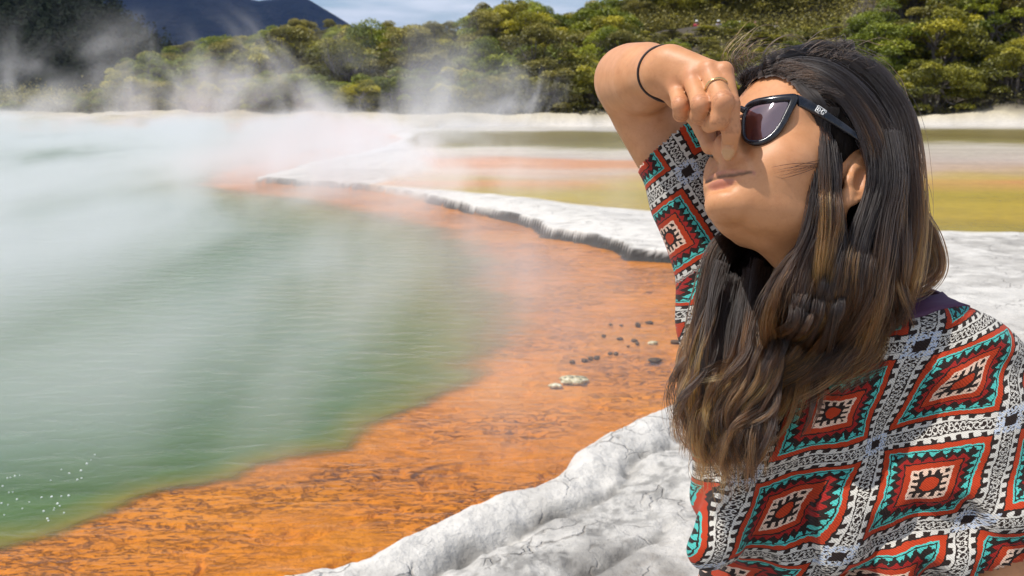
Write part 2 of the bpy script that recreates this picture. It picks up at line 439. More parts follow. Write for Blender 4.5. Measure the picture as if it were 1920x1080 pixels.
dif = g.n('MixShader', {0: .35, 1: dif, 2: trl})
tra = g.n('BsdfTransparent', {0: (1.0, 0.985, 0.95, 1)})
body = g.n('MixShader', {0: turb, 1: tra, 2: dif})
fr = g.n('Fresnel', {'IOR': 1.33, 'Normal': bw})
gl = g.n('BsdfGlossy', {'Color': (1, 1, 1, 1), 'Roughness': 0.06, 'Normal': bw})
mx = g.n('MixShader', {0: g.m('MULTIPLY', fr, 0.7), 1: body, 2: gl})
g.t.links.new(mx.outputs[0], g.out.inputs[0])
water = mesh_obj('pool_water', np.stack([wx, wy, np.zeros_like(wx)], 1)[used], remap[q], m_water, attrs={'depth': ('FLOAT', wdepth[used])})
tag(water, 'steaming green hot spring water thinning over an orange shelf', kind='structure')

# ------------------------------------------------------------------ distant land
def ridge_mesh(name, us, vs, dist, thick, mat, label, rough, seed, z_base=0.0, ny=40, nu=220):
    """a ridge of real depth: crest seen at pixel heights vs (at azimuths us), dist metres away"""
    uu = np.linspace(us[0], us[-1], nu)
    ztop = 1.75 + (185 - np.interp(uu, us, vs)) / FPX * dist
    t = np.linspace(-1, 1, ny)
    U, T = np.meshgrid(uu, t)
    d = dist + T * thick
    X = (U - 960) / FPX * d; Y = d.copy()
    prof = np.clip(1 - np.abs(T) ** 1.3, 0, 1)
    nz = fbm(X / (thick * 0.35), Y / (thick * 0.35), o=5, seed=seed)
    gully = 1 - np.abs(fbm(X / (thick * 0.3), Y / (thick * 1.4), o=4, seed=seed + 3))
    Z = z_base + (ztop[None, :] - z_base) * prof + nz * rough * np.sqrt(prof) * (1 - prof * 0.7) + (gully - 0.8) * rough * 1.2 * prof * (1 - prof)
    Z = np.where(np.abs(T) > 0.999, z_base - 5, Z)
    idx = np.arange(nu * ny).reshape(ny, nu)
    q = np.stack([idx[:-1, :-1].ravel(), idx[:-1, 1:].ravel(), idx[1:, 1:].ravel(), idx[1:, :-1].ravel()], 1)
    o = mesh_obj(name, np.stack([X.ravel(), Y.ravel(), Z.ravel()], 1), q, mat)
    tag(o, label, kind='structure')
    return o, (X, Y, Z)


def forest_mat(name, a, b, scale):
    m, g = material(name)
    geo = g.n('NewGeometry')
    n = g.n('TexNoise', {'Vector': geo.outputs['Position'], 'Scale': scale, 'Detail': 7.0, 'Roughness': 0.68})
    colr = g.ramp(n.outputs[0], [(0.3, a), (0.7, b)])
    bp = g.n('Bump', {'Height': n.outputs[0], 'Strength': 1.0, 'Distance': 2.2 / scale})
    p = g.n('BsdfPrincipled', {'Base Color': colr, 'Roughness': 0.95, 'Normal': bp, 'Specular IOR Level': 0.1})
    g.t.links.new(p.outputs[0], g.out.inputs[0])
    return m


m_mtn = forest_mat('mountain_forest', (.006, .010, .012), (.018, .026, .026), 0.012)
ridge_mesh('mountain', [-1600, -600, 0, 150, 330, 440, 500, 545, 585, 625, 680, 800, 1000], [-190, -140, -95, -75, -45, -8, 14, 13, 10, 30, 60, 120, 184], 3000, 900, m_mtn,
           'dark blue forested mountain far beyond the scrub', 60, 61)
m_hill = forest_mat('dark_hill_forest', (.014, .018, .013), (.036, .045, .028), 0.35)  # the hill's cloud shadow is mixed into this very dark forest colour
hill_o, (HX, HY, HZ) = ridge_mesh('hill', [-1600, -700, -200, 0, 100, 180, 230, 260, 300, 360, 420], [-150, -130, -90, -50, -25, -5, 25, 70, 110, 150, 184], 230, 90, m_hill,
                             'dark wooded hillside on the left behind the steam', 5, 71, ny=60, nu=240)

# ------------------------------------------------------------------ scrub trees
m_bark, g = material('grey_bark')
geo = g.n('NewGeometry')
n = g.n('TexNoise', {'Vector': geo.outputs['Position'], 'Scale': 6.0, 'Detail': 4.0})
p_ = g.n('BsdfPrincipled', {'Base Color': g.ramp(n.outputs[0], [(0.3, (.09, .075, .065)), (0.7, (.22, .19, .17))]), 'Roughness': 0.9})
g.t.links.new(p_.outputs[0], g.out.inputs[0])


def leaf_mat(name, dark, lit, yel):
    m, g = material(name)
    a = g.n('Attribute', attribute_name='tone')
    oi = g.n('ObjectInfo')
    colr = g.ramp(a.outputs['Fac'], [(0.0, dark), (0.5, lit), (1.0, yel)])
    rnd = g.m('ADD', 0.72, g.m('MULTIPLY', 0.5, oi.outputs['Random']))
    colr = g.mix(1.0, colr, g.n('CombineColor', {0: rnd, 1: g.m('ADD', 0.1, g.m('MULTIPLY', rnd, 0.9)), 2: g.m('ADD', 0.25, g.m('MULTIPLY', rnd, 0.7))}).outputs[0], 'MULTIPLY')
    d = g.n('BsdfDiffuse', {'Color': colr})
    t = g.n('BsdfTranslucent', {'Color': colr})
    s = g.n('MixShader', {0: 0.25, 1: d, 2: t})
    gls = g.n('BsdfGlossy', {'Color': (1, 1, 1, 1), 'Roughness': 0.45})
    s2 = g.n('MixShader', {0: 0.03, 1: s, 2: gls})
    g.t.links.new(s2.outputs[0], g.out.inputs[0])
    return m


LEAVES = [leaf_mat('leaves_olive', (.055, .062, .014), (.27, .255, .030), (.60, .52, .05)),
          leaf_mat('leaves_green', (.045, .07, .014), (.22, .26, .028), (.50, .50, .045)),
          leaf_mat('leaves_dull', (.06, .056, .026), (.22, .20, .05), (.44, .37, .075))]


def tube(pts, rads, k=6):
    pts = np.asarray(pts, float); V, Fc = [], []
    for i, p in enumerate(pts):
        t = pts[min(i + 1, len(pts) - 1)] - pts[max(i - 1, 0)]
        t = t / (np.linalg.norm(t) + 1e-9)
        a = np.cross(t, [0.31, 0.95, 0.05]); a /= np.linalg.norm(a) + 1e-9; b = np.cross(t, a)
        for j in range(k):
            an = 2 * math.pi * j / k
            V.append(p + rads[i] * (math.cos(an) * a + math.sin(an) * b))
    for i in range(len(pts) - 1):
        for j in range(k):
            Fc.append((i * k + j, i * k + (j + 1) % k, (i + 1) * k + (j + 1) % k, (i + 1) * k + j))
    return np.array(V), np.array(Fc)


def join(parts):
    V, Fc, o = [], [], 0
    for v, f in parts:
        V.append(v); Fc.append(np.asarray(f) + o); o += len(v)
    return np.concatenate(V), np.concatenate(Fc)


def leaf_quads(centres, size, rg, up=0.5):
    n = len(centres)
    nrm = rg.normal(size=(n, 3)); nrm[:, 2] = np.abs(nrm[:, 2]) + up
    nrm /= np.linalg.norm(nrm, axis=1)[:, None]
    a = np.cross(nrm, rg.normal(size=(n, 3))); a /= np.linalg.norm(a, axis=1)[:, None]
    b = np.cross(nrm, a)
    s = (size * rg.uniform(0.6, 1.3, n))[:, None]
    V = np.stack([centres - a * s, centres - b * s * 0.55 + nrm * s * .1, centres + a * s, centres + b * s * 0.55 + nrm * s * .1], 1).reshape(-1, 3)
    return V, np.arange(4 * n).reshape(n, 4)


def tree_proto(i):
    rg = np.random.default_rng(100 + i)
    root = empty('scrub_tree', (0, 0, 0))
    H = [4.6, 5.4, 3.9, 5.0, 4.3, 5.8][i]
    W = [1.8, 1.95, 1.8, 2.15, 1.85, 1.8][i]
    ncl = 38
    cs, rs = [], []
    for k in range(ncl):
        a = rg.uniform(0, 2 * math.pi); rr = math.sqrt(rg.uniform(0, 1))
        top = H * (0.93 - 0.38 * rr ** 2) - 0.5
        z = top - rg.uniform(0, 1) ** 1.5 * H * 0.52
        cs.append([rr * W * math.cos(a) * (0.95 + .1 * rg.normal()), rr * W * math.sin(a), z])
        rs.append(rg.uniform(0.42, 0.85))
    cs = np.array(cs); rs = np.array(rs)
    cen, ton = [], []
    for cpt, rr in zip(cs, rs):
        m = int(560 * rr)
        v = rg.normal(size=(m, 3)); v /= np.linalg.norm(v, axis=1)[:, None]
        v[:, 2] = np.abs(v[:, 2]) * 0.9 - 0.22 * rg.uniform(0, 1, m)
        q = cpt + v * (rr * rg.uniform(0.55, 1.08, m) ** 0.6)[:, None] * np.array([1.1, 1.1, .88])
        cen.append(q)
        base = rg.uniform(0.15, 0.75)
        ton.append(np.clip(base + rg.normal(size=m) * 0.14 + 0.12 * v[:, 2], 0, 1))  # leaf tone random per clump, slightly lighter towards its top
    cen = np.concatenate(cen); ton = np.concatenate(ton)
    V, Fc = leaf_quads(cen, 0.074, rg)
    crown = mesh_obj('crown', V, Fc, LEAVES[i % 3], root, smooth=False, attrs={'tone': ('FLOAT', np.repeat(ton, 4))})
    parts = []
    nst = 3
    for s in range(nst):
        a = 2 * math.pi * s / nst + rg.uniform(0, 1)
        b0 = np.array([0.15 * math.cos(a), 0.15 * math.sin(a), -0.6])
        fork = np.array([0.55 * math.cos(a), 0.55 * math.sin(a), H * 0.38])
        parts.append(tube([b0, b0 * 1.5 + [0, 0, 0.9], fork], [0.13, 0.11, 0.085]))
        near = sorted(range(ncl), key=lambda k: np.linalg.norm(cs[k][:2] - fork[:2] * 2.2))[:9]
        for k in near:
            midp = fork * 0.5 + cs[k] * 0.5 + rg.normal(size=3) * 0.18
            parts.append(tube([fork, midp, cs[k]], [0.06, 0.042, 0.018], 5))
    for s in range(16):      # bare twigs on the shaded side
        a = rg.uniform(0, 6.28); r0 = rg.uniform(.3, .9) * W
        st = np.array([0.3 * math.cos(a), 0.3 * math.sin(a), rg.uniform(.1, 1.2)])
        en = np.array([r0 * math.cos(a), r0 * math.sin(a), rg.uniform(.7, H * .5)])
        parts.append(tube([st, st * .5 + en * .5 + rg.normal(size=3) * .15, en], [0.03, 0.022, 0.01], 4))
    V, Fc = join(parts)
    trunk = mesh_obj('trunk', V, Fc, m_bark, root)
    return root, crown, trunk


TREE_LABELS = ['olive green dome shaped scrub tree on the far slope', 'tall bright green scrub tree on the far slope', 'low dull brownish green scrub bush on the far slope',
               'wide olive scrub tree with spreading crown on the far slope', 'compact green scrub tree on the far slope', 'tall thin dull green scrub tree on the far slope']
if 'trees' not in SKIP:
    protos = [tree_proto(i) for i in range(6)]
    used = [False] * 6
    spots = []
    rg = np.random.default_rng(3)
    tries = 0
    for k in range(16):      # the scrub wall right behind the lookout path
        u = 1195 + 25.5 * k; rr = 96.2 + (k % 3) * .8
        spots.append(((u - 960) / FPX * rr, rr, u))
    while len(spots) < 298 and tries < 60000:
        tries += 1
        rr = rg.uniform(68, 107); u = rg.uniform(-120, 2230)
        X = (u - 960) / FPX * rr; Y = rr
        cz = float(crest(np.array(u)))
        if u < 250 and rr > 78: continue
        if cz < -2 and rr > 74: continue
        sp_ = 2.7 + (rr - 68) * 0.035 + (0.5 if u > 1150 else 0)
        if 1200 < u < 1550 and rr > 89.6 and rr < 95.5: continue
        if 1190 < u < 1560 and 79 < rr < 89.6: sp_ = 1.75
        if 1190 < u < 1600 and rr >= 95.5: sp_ = 1.9
        if any((X - a) ** 2 + (Y - b) ** 2 < sp_ ** 2 for a, b, _ in spots): continue
        spots.append((X, Y, u))
    spots.sort(key=lambda s: s[1])
    for X, Y, u in spots:
        z = float(ground_z(np.array([X]), np.array([Y]))[0][0])
        k = int(rg.integers(0, 6))
        s = rg.uniform(0.85, 1.2) * (1.0 + .22 * float(sstep(1000, 1400, np.array(u))))
        if Y < 73: s *= 0.72; k = int(rg.choice([2, 4, 0]))
        if u < 240: s *= 0.62
        if 1190 < u < 1560 and Y < 91:      # the low bright mound in front of the lookout path
            top = 1.75 + (185 - (rg.uniform(60, 68) + max(0, 88 - Y) * 3.2)) / FPX * Y
            s = min(s, max(0.2, (top - z) / .96 / [4.6, 5.4, 3.9, 5.0, 4.3, 5.8][k]))
        # keep the skyline where the photograph has it
        lim = 1.75 + (185 - float(np.interp(u, HC_U, HC_V))) / FPX * Y
        H = [4.6, 5.4, 3.9, 5.0, 4.3, 5.8][k]
        if z + s * H > lim + 0.6 and not (1190 < u < 1560 and Y < 91): s = max(0.3, (lim + 0.3 * rg.uniform(-1, 2) - z) / H)
        root, crown, trunk = protos[k]
        if used[k]:
            r2 = root.copy(); COL.objects.link(r2)
            for ch in (crown, trunk):
                c2 = ch.copy(); COL.objects.link(c2); c2.parent = r2
        else:
            r2 = root; used[k] = True
        r2.location = (X, Y, z - 0.05); r2.rotation_euler = (0, 0, rg.uniform(0, 6.28)); sx_ = max(s, .42 if 1190 < u < 1560 else s)
        r2.scale = (sx_ * rg.uniform(1.0, 1.32), sx_ * rg.uniform(1.0, 1.32), s)
        tag(r2, TREE_LABELS[k], 'tree', 'scrub trees covering the far slope')
    # undergrowth filling the slope between the trees
    rg = np.random.default_rng(9)
    n = 11000
    rr = rg.uniform(66.5, 108, n); u = rg.uniform(-200, 2300, n)
    rr = np.concatenate([rr, rg.uniform(92.6, 98, 2600)]); u = np.concatenate([u, rg.uniform(1170, 1640, 2600)])
    X = (u - 960) / FPX * rr; Y = rr
    z, sp, *_ = ground_z(X, Y)
    ok = (sp > 1.5) & ~((u > 1200) & (u < 1550) & (rr > 87.5) & (rr < 92.7))
    cen, ton = [], []
    for a, b, zz in zip(X[ok], Y[ok], z[ok]):
        m = 22
        v = rg.normal(size=(m, 3)) * [.45, .45, .42]; v[:, 2] = np.abs(v[:, 2])
        cen.append(v * (1.0 if b < 74 else 1.5) + [a, b, zz + .05]); ton.append(np.full(m, rg.uniform(.0, .35) if b < 73 else rg.uniform(.1, .95)))
    V, Fc = leaf_quads(np.concatenate(cen), 0.105, rg)
    ug = mesh_obj('undergrowth', V, Fc, LEAVES[2], smooth=False, attrs={'tone': ('FLOAT', np.repeat(np.concatenate(ton), 4))})
    tag(ug, 'low dry undergrowth between the scrub trees', kind='stuff')
    # forest on the dark hill; cloud shadow is put into its leaf colour
    n = 5200
    ii = rg.integers(4, 32, n); jj = rg.integers(2, HX.shape[1] - 3, n)
    base = np.stack([HX[ii, jj], HY[ii, jj], HZ[ii, jj]], 1) + rg.normal(size=(n, 3)) * [1.2, 1.2, .1]
    cen = []
    for b in base:
        hgt_ = rg.uniform(3.5, 7); m = 26
        t = rg.uniform(0, 1, m); a = rg.uniform(0, 6.28, m); rad_ = (1 - t) ** .7 * rg.uniform(1.2, 1.9) * rg.uniform(.5, 1, m)
        cen.append(b + np.stack([rad_ * np.cos(a), rad_ * np.sin(a), t * hgt_ - .3], 1))
    V, Fc = leaf_quads(np.concatenate(cen), 0.34, rg)
    m_con, g = material('leaves_cloud_shaded')
    a_ = g.n('Attribute', attribute_name='tone')
    p_ = g.n('BsdfDiffuse', {'Color': g.ramp(a_.outputs['Fac'], [(0.0, (.014, .020, .014)), (1.0, (.042, .055, .032))])})
    g.t.links.new(p_.outputs[0], g.out.inputs[0])
    fo = mesh_obj('hillside_forest', V, Fc, m_con, smooth=False, attrs={'tone': ('FLOAT', rg.uniform(0, 1, len(V)))})
    tag(fo, 'dark forest covering the left hillside', kind='stuff')

# ------------------------------------------------------------------ people at the lookout
def flat_mat(name, colr, rough=0.8):
    m, g = material(name)
    geo = g.n('NewGeometry')
    n = g.n('TexNoise', {'Vector': geo.outputs['Position'], 'Scale': 9.0, 'Detail': 3.0})
    f = g.m('ADD', 0.8, g.m('MULTIPLY', 0.4, n.outputs[0]))
    colr = g.mix(1.0, colr, g.n('CombineColor', {0: f, 1: f, 2: f}).outputs[0], 'MULTIPLY')
    p = g.n('BsdfPrincipled', {'Base Color': colr, 'Roughness': rough})
    g.t.links.new(p.outputs[0], g.out.inputs[0])
    return m


def skin_figure(name, joints, edges, radii, mat, parent):
    me = bpy.data.meshes.new(name)
    me.from_pydata(joints, edges, [])
    o = bpy.data.objects.new(name, me); COL.objects.link(o)
    md = o.modifiers.new('skin', 'SKIN'); md.use_smooth_shade = True
    sv = me.skin_vertices[0].data
    for i, r_ in enumerate(radii): sv[i].radius = (r_, r_)
    sv[0].use_root = True
    o.modifiers.new('sub', 'SUBSURF').levels = 1
    o.modifiers['sub'].render_levels = 1
    me.materials.append(mat)
    if parent: o.parent = parent
    return o


if 'people' not in SKIP:
    m_skin_far = flat_mat('far_skin', (.42, .25, .17))
    m_hat = flat_mat('white_hat_cloth', (.78, .80, .80))
    m_legs = flat_mat('dark_trousers', (.03, .03, .045))
    folk = [(1306, 46, 'person in white hat and red top at the left end of the lookout', (.50, .04, .07), True, 0.3),
            (1347, 46, 'person in pale blue top and grey cap on the lookout', (.42, .48, .78), True, -0.2),
            (1386, 48, 'person in yellow top and white hat on the lookout', (.75, .72, .22), True, 0.1),
            (1416, 46, 'person in orange top standing on the lookout', (.80, .27, .10), False, 0.4),
            (1457, 48, 'person in lilac top, rightmost of the walkers at the lookout', (.62, .56, .60), False, -0.3)]
    for u, v, lab, colr, hat, lean in folk:
        v -= 5
        Y = 91.5
        X = (u - 960) / FPX * Y * math.cos(PITCH) * 1.02
        Q = G(u, v + 3, 0)  # only the direction is used
        dirv = (Q - CAM) / np.linalg.norm(Q - CAM) if Q[1] > 0 else None
        rvec = FWD + RGT * ((u - 960) / FPX) + UPV * ((540 - v) / FPX)
        t = Y / rvec[1]; head = CAM + rvec * t
        zg = float(ground_z(np.array([head[0]]), np.array([Y]))[0][0])
        zf = head[2] - 1.62
        root = empty('person', (head[0], Y, zf), rg.uniform(-.5, .5) if 'rg' in globals() else 0)
        tag(root, lab, 'person', 'walkers at the far lookout')
        J = [(0, 0, .92), (0, 0, 1.15), (0, .0, 1.38), (0, 0, 1.48), (.02 * lean, -.02, 1.6), (.02 * lean, -.02, 1.7),
             (.1, 0, .88), (.11, -.03, .48), (.11, 0, .05), (.12, -.12, .03), (-.1, 0, .88), (-.11, -.05, .48), (-.11, .05, .05), (-.12, -.07, .03),
             (.19, 0, 1.4), (.24, -.02, 1.12), (.22, -.18, .95), (.22, -.25, .92), (-.19, 0, 1.4), (-.25, .0, 1.12), (-.22, -.12, .9), (-.22, -.18, .85)]
        E_ = [(0, 1), (1, 2), (2, 3), (3, 4), (4, 5), (0, 6), (6, 7), (7, 8), (8, 9), (0, 10), (10, 11), (11, 12), (12, 13), (2, 14), (14, 15), (15, 16), (16, 17), (2, 18), (18, 19), (19, 20), (20, 21)]
        RAD = [.13, .12, .13, .055, .085, .075, .085, .06, .045, .04, .085, .06, .045, .04, .06, .045, .035, .03, .06, .045, .035, .03]
        skin_figure('body', J, E_, RAD, m_skin_far, root)
        top_m = flat_mat('top_cloth', colr)
        tj = [(0, 0, .95), (0, 0, 1.15), (0, 0, 1.38), (.19, 0, 1.4), (.235, -.02, 1.18), (-.19, 0, 1.4), (-.24, 0, 1.18)]
        skin_figure('top', tj, [(0, 1), (1, 2), (2, 3), (3, 4), (2, 5), (5, 6)], [.16, .15, .16, .085, .07, .085, .07], top_m, root)
        skin_figure('trousers', [(0, 0, .92), (.1, 0, .86), (.11, -.03, .48), (.11, 0, .1), (-.1, 0, .86), (-.11, -.05, .48), (-.11, .05, .1)], [(0, 1), (1, 2), (2, 3), (0, 4), (4, 5), (5, 6)], [.15, .105, .08, .065, .105, .08, .065], m_legs, root)
        if hat:
            prof = [(0.0, .13), (.07, .125), (.10, .09), (.105, .03), (.17, .0), (.175, .01), (.11, .045)]
            V, Fc = [], []
            for i, (r_, z_) in enumerate(prof):
                for j in range(14):
                    a = 6.2832 * j / 14; V.append((r_ * math.cos(a), r_ * math.sin(a) - .02, 1.66 + z_))
            for i in range(len(prof) - 1):
                for j in range(14): Fc.append((i * 14 + j, i * 14 + (j + 1) % 14, (i + 1) * 14 + (j + 1) % 14, (i + 1) * 14 + j))
            mesh_obj('hat', V, Fc, m_hat, root)
        else:
            hj = [(0, .0, 1.62), (0, .01, 1.74), (0, .06, 1.66)]
            skin_figure('hair', hj, [(0, 1), (1, 2)], [.09, .085, .075], flat_mat('far_hair', (.10, .06, .04)), root)

# ------------------------------------------------------------------ stones, crust and bubbles in the pool
def stone(name, c0, sx_, sy_, sz_, seed, mat):
    bm = bmesh.new(); bmesh.ops.create_icosphere(bm, subdivisions=3, radius=1.0)
    V = np.array([v.co for v in bm.verts]); Fc = np.array([[q.index for q in f.verts] for f in bm.faces]); bm.free()
    n = fbm(V[:, 0] * 1.4 + seed * 7.1, V[:, 1] * 1.4, V[:, 2] * 1.4, o=3, seed=seed)
    V = V * (1 + 0.42 * n)[:, None] * [sx_, sy_, sz_]
    o = mesh_obj(name, V, Fc, mat); o.location = c0
    return o


m_stone, g = material('dark_wet_stone')
geo = g.n('NewGeometry'); n = g.n('TexNoise', {'Vector': geo.outputs['Position'], 'Scale': 40.0, 'Detail': 4.0})
bp = g.n('Bump', {'Height': n.outputs[0], 'Strength': .8, 'Distance': .02})
p_ = g.n('BsdfPrincipled', {'Base Color': g.ramp(n.outputs[0], [(.35, (.03, .016, .008)), (.7, (.10, .055, .018))]), 'Roughness': .6, 'Normal': bp})
g.t.links.new(p_.outputs[0], g.out.inputs[0])
m_crust, g = material('pale_crust')
geo = g.n('NewGeometry'); n = g.n('TexNoise', {'Vector': geo.outputs['Position'], 'Scale': 26.0, 'Detail': 5.0})
bp = g.n('Bump', {'Height': n.outputs[0], 'Strength': 1., 'Distance': .03})
p_ = g.n('BsdfPrincipled', {'Base Color': g.ramp(n.outputs[0], [(.36, (.10, .10, .06)), (.5, (.55, .48, .28)), (.7, (.75, .74, .60))]), 'Roughness': .8, 'Normal': bp})
g.t.links.new(p_.outputs[0], g.out.inputs[0])
# u, v, width px, height px, label
STONES = [(1073, 676, 13, 9, 'small dark stone at the left end of the row of four stones'), (1096, 673, 15, 9, 'dark stone second from the left in the row of four stones'),
          (1107, 670, 11, 9, 'dark stone third from the left in the row of four stones'), (1119, 668, 13, 10, 'dark stone at the right end of the row of four stones'),
          (1144, 661, 11, 7, 'left one of a touching pair of dark stones in the orange shallows'), (1155, 661, 11, 8, 'right one of a touching pair of dark stones in the orange shallows'),
          (1132, 628, 9, 7, 'lone small stone nearest the green water in the shallows'), (1162, 633, 12, 7, 'small dark stone between two others above the pair of stones'),
          (1190, 636, 14, 8, 'upper rounded stone beside the pale shell of crust'), (1195, 642, 9, 8, 'lower stone tucked under the rounded stone'),
          (1178, 648, 6, 5, 'tiny stone left below the rounded stone'), (1145, 607, 8, 6, 'faint small stone furthest left in the back row'), (1165, 609, 8, 4, 'faint small stone second in the back row'),
          (1196, 606, 12, 12, 'upright grey brown lump in the back row of stones'), (1217, 603, 18, 6, 'slanting flat stone at the right end of the back row'),
          (1228, 673, 28, 8, 'long flat dark stone lying alone near the hair tips'), (1268, 639, 26, 8, 'flat olive stone partly behind the blowing hair')]
for i, (u, v, wpx, hpx, lab) in enumerate(STONES):
    q = G(u, v + hpx * .35, 0.0); d = pix(q)[2]
    wd = wpx * d / FPX * .46; hd = hpx * d / FPX * .42
    o = stone('stone', (q[0], q[1], 0.002), wd, wd * .8, hd, 200 + i, m_stone)
    tag(o, lab, 'stone', 'dark stones standing out of the orange shallows')
for i, (u, v, wpx, hpx, lab) in enumerate([(1078, 707, 58, 15, 'pale yellowish crust slab with dark hollows rising from the orange shallows'), (1042, 720, 26, 8, 'low yellow crust patch just left below the pale slab'), (1224, 640, 18, 8, 'small cream crust shell among the dark stones')]):
    q = G(u, v + hpx * .4, 0.0); d = pix(q)[2]
    wd = wpx * d / FPX * .5; hd = hpx * d / FPX * .5
    o = stone('crust_patch', (q[0], q[1], 0.0), wd, wd * .75, hd, 300 + i, m_crust)
    tag(o, lab, 'mineral crust')
m_bub, g = material('bubble_film')
p_ = g.n('BsdfPrincipled', {'Base Color': (.85, .9, .85, 1), 'Roughness': .15})
g.t.links.new(p_.outputs[0], g.out.inputs[0])
bm = bmesh.new(); bmesh.ops.create_icosphere(bm, subdivisions=2, radius=1.0)
BV = np.array([v.co for v in bm.verts]); BF = np.array([[q.index for q in f.verts] for f in bm.faces]); bm.free()
BUB = [(14, 897), (20, 896), (28, 893), (37, 892), (5, 912), (17, 924), (24, 923), (32, 937), (15, 947), (3, 944), (55, 942), (42, 954), (78, 933), (97, 932), (95, 901), (115, 881), (130, 888), (152, 883), (145, 900), (153, 897),
       (163, 870), (171, 863), (108, 945), (112, 949), (101, 957), (102, 953), (115, 931), (129, 930), (120, 962), (82, 959), (89, 973), (91, 977), (178, 853), (8, 966)]
proto = None
for i, (u, v) in enumerate(BUB):
    q = G(u, v, 0.0)
    if proto is None: proto = o = mesh_obj('bubble', BV, BF, m_bub)
    else: o = proto.copy(); COL.objects.link(o)
    o.location = (q[0], q[1], 0.001); s = 0.0048 * random.uniform(.6, 1.25); o.scale = (s, s, s)
    tag(o, 'tiny white gas bubble floating on the green water at lower left', 'bubble', 'gas bubbles on the green water')

# ------------------------------------------------------------------ air and steam
def box(name, lo, hi, mat):
    x0, y0, z0 = lo; x1, y1, z1 = hi
    V = [(x0, y0, z0), (x1, y0, z0), (x1, y1, z0), (x0, y1, z0), (x0, y0, z1), (x1, y0, z1), (x1, y1, z1), (x0, y1, z1)]
    return mesh_obj(name, V, [(0, 3, 2, 1), (4, 5, 6, 7), (0, 1, 5, 4), (1, 2, 6, 5), (2, 3, 7, 6), (3, 0, 4, 7)], mat, smooth=False)


if 'haze' not in SKIP:
    m_haze, g = material('haze_air')
    pv = g.n('VolumePrincipled', {'Color': (.20, .40, 1.0, 1), 'Density': 4.2e-5, 'Anisotropy': 0.2})
    g.t.links.new(pv.outputs[0], g.out.inputs['Volume'])
    hz = box('haze', (-9500, -9500, -60), (9500, 9500, 700), m_haze)
    tag(hz, 'thin bluish air between the viewer and the mountain', kind='stuff')

if 'steam' not in SKIP:
    def steam_box(name, lo, hi, label, build, step=None):
        m, g = material(name + '_vapour')
        geo = g.n('NewGeometry'); pos = geo.outputs['Position']
        xyz = g.n('SeparateXYZ', {0: pos})
        den = build(g, pos, xyz.outputs[0], xyz.outputs[1], xyz.outputs[2])
        pv = g.n('VolumePrincipled', {'Color': (.985, .985, 1.0, 1), 'Density': den, 'Anisotropy': 0.0})
        g.t.links.new(pv.outputs[0], g.out.inputs['Volume'])
        if step: m.cycles.volume_step_rate = step
        o = box(name, lo, hi, m)
        tag(o, label, kind='stuff')
        return o

    def veil(g, pos, x, y, z):
        # knee-high vapour on the pool, torn into streaks that lean with the wind
        mp = g.n('Mapping', {'Vector': pos, 'Scale': (.72, .15, .16), 'Rotation': (0, R(14), 0)})
        n1 = g.n('TexNoise', {'Vector': mp, 'Scale': 1.0, 'Detail': 3.0, 'Roughness': .55, 'Distortion': .35})
        mp2 = g.n('Mapping', {'Vector': pos, 'Scale': (.16, .10, 0.0), 'Location': (4.3, 1.2, 0)})
        n2 = g.n('TexNoise', {'Vector': mp2, 'Scale': 1.0, 'Detail': 2.0})
        top = g.m('ADD', .38, g.m('MULTIPLY', 1.25, g.sm(.32, .72, n2.outputs[0])))
        lay = g.m('SUBTRACT', 1.0, g.sm(0.15, 1.0, g.m('DIVIDE', z, top)))
        # thins out towards the right bank and towards the viewer
        edge_r = g.m('SUBTRACT', 1.0, g.sm(-5.0, 5.2, g.m('ADD', x, g.m('MULTIPLY', y, .12))))
        edge_n = g.sm(4.0, 17.0, y)
        den = g.m('MULTIPLY', g.m('MULTIPLY', lay, g.sm(.38, .70, n1.outputs[0])), g.m('MULTIPLY', edge_r, g.m('ADD', .62, g.m('MULTIPLY', .38, edge_n))))
        return g.m('MULTIPLY', den, STEAM_D)

    STEAM_D = 0.86
    steam_box('steam', (-46, 4.2, .012), (9, 64, 2.3), 'white steam drifting low over the hot pool', veil)

    def plume_fn(seed, dens, zt, c0, c1, x0, x1):
        def fn(g, pos, x, y, z):
            mp = g.n('Mapping', {'Vector': pos, 'Scale': (.20, .16, .15), 'Location': (seed, seed * .7, 0), 'Rotation': (0, R(24), 0)})
            n1 = g.n('TexNoise', {'Vector': mp, 'Scale': 1.0, 'Detail': 4.5, 'Roughness': .6, 'Distortion': .9})
            up = g.m('SUBTRACT', 1.0, g.sm(0.0, 1.0, g.m('DIVIDE', z, zt)))
            th = g.m('ADD', c0, g.m('MULTIPLY', g.m('SUBTRACT', 1.0, up), .10))
            body_ = g.m('MULTIPLY', g.sm(0.0, c1, g.m('SUBTRACT', n1.outputs[0], th)), up)
            side = g.m('MULTIPLY', g.sm(x0 - 1, x0 + 5, x), g.m('SUBTRACT', 1.0, g.sm(x1 - 12, x1, x)))
            fy = g.m('MULTIPLY', g.sm(55, 58, y), g.m('SUBTRACT', 1.0, g.sm(64, 67, y)))
            return g.m('MULTIPLY', g.m('MULTIPLY', body_, g.m('MULTIPLY', side, fy)), dens)
        return fn
    steam_box('steam_plume', (-50, 55, .02), (4, 67, 9), 'ragged steam plumes rising in front of the far scrub', plume_fn(2.0, .30, 8.5, .43, .26, -50, 4))
    steam_box('steam_wisp', (-5, 57, .02), (14, 67, 6.5), 'thin wisps of steam rising at the far shore', plume_fn(11.3, .30, 6.0, .50, .2, -4, 14))

# =================================================================== the woman
# ---- signed distance toolkit
def v3(a): return np.asarray(a, F32)


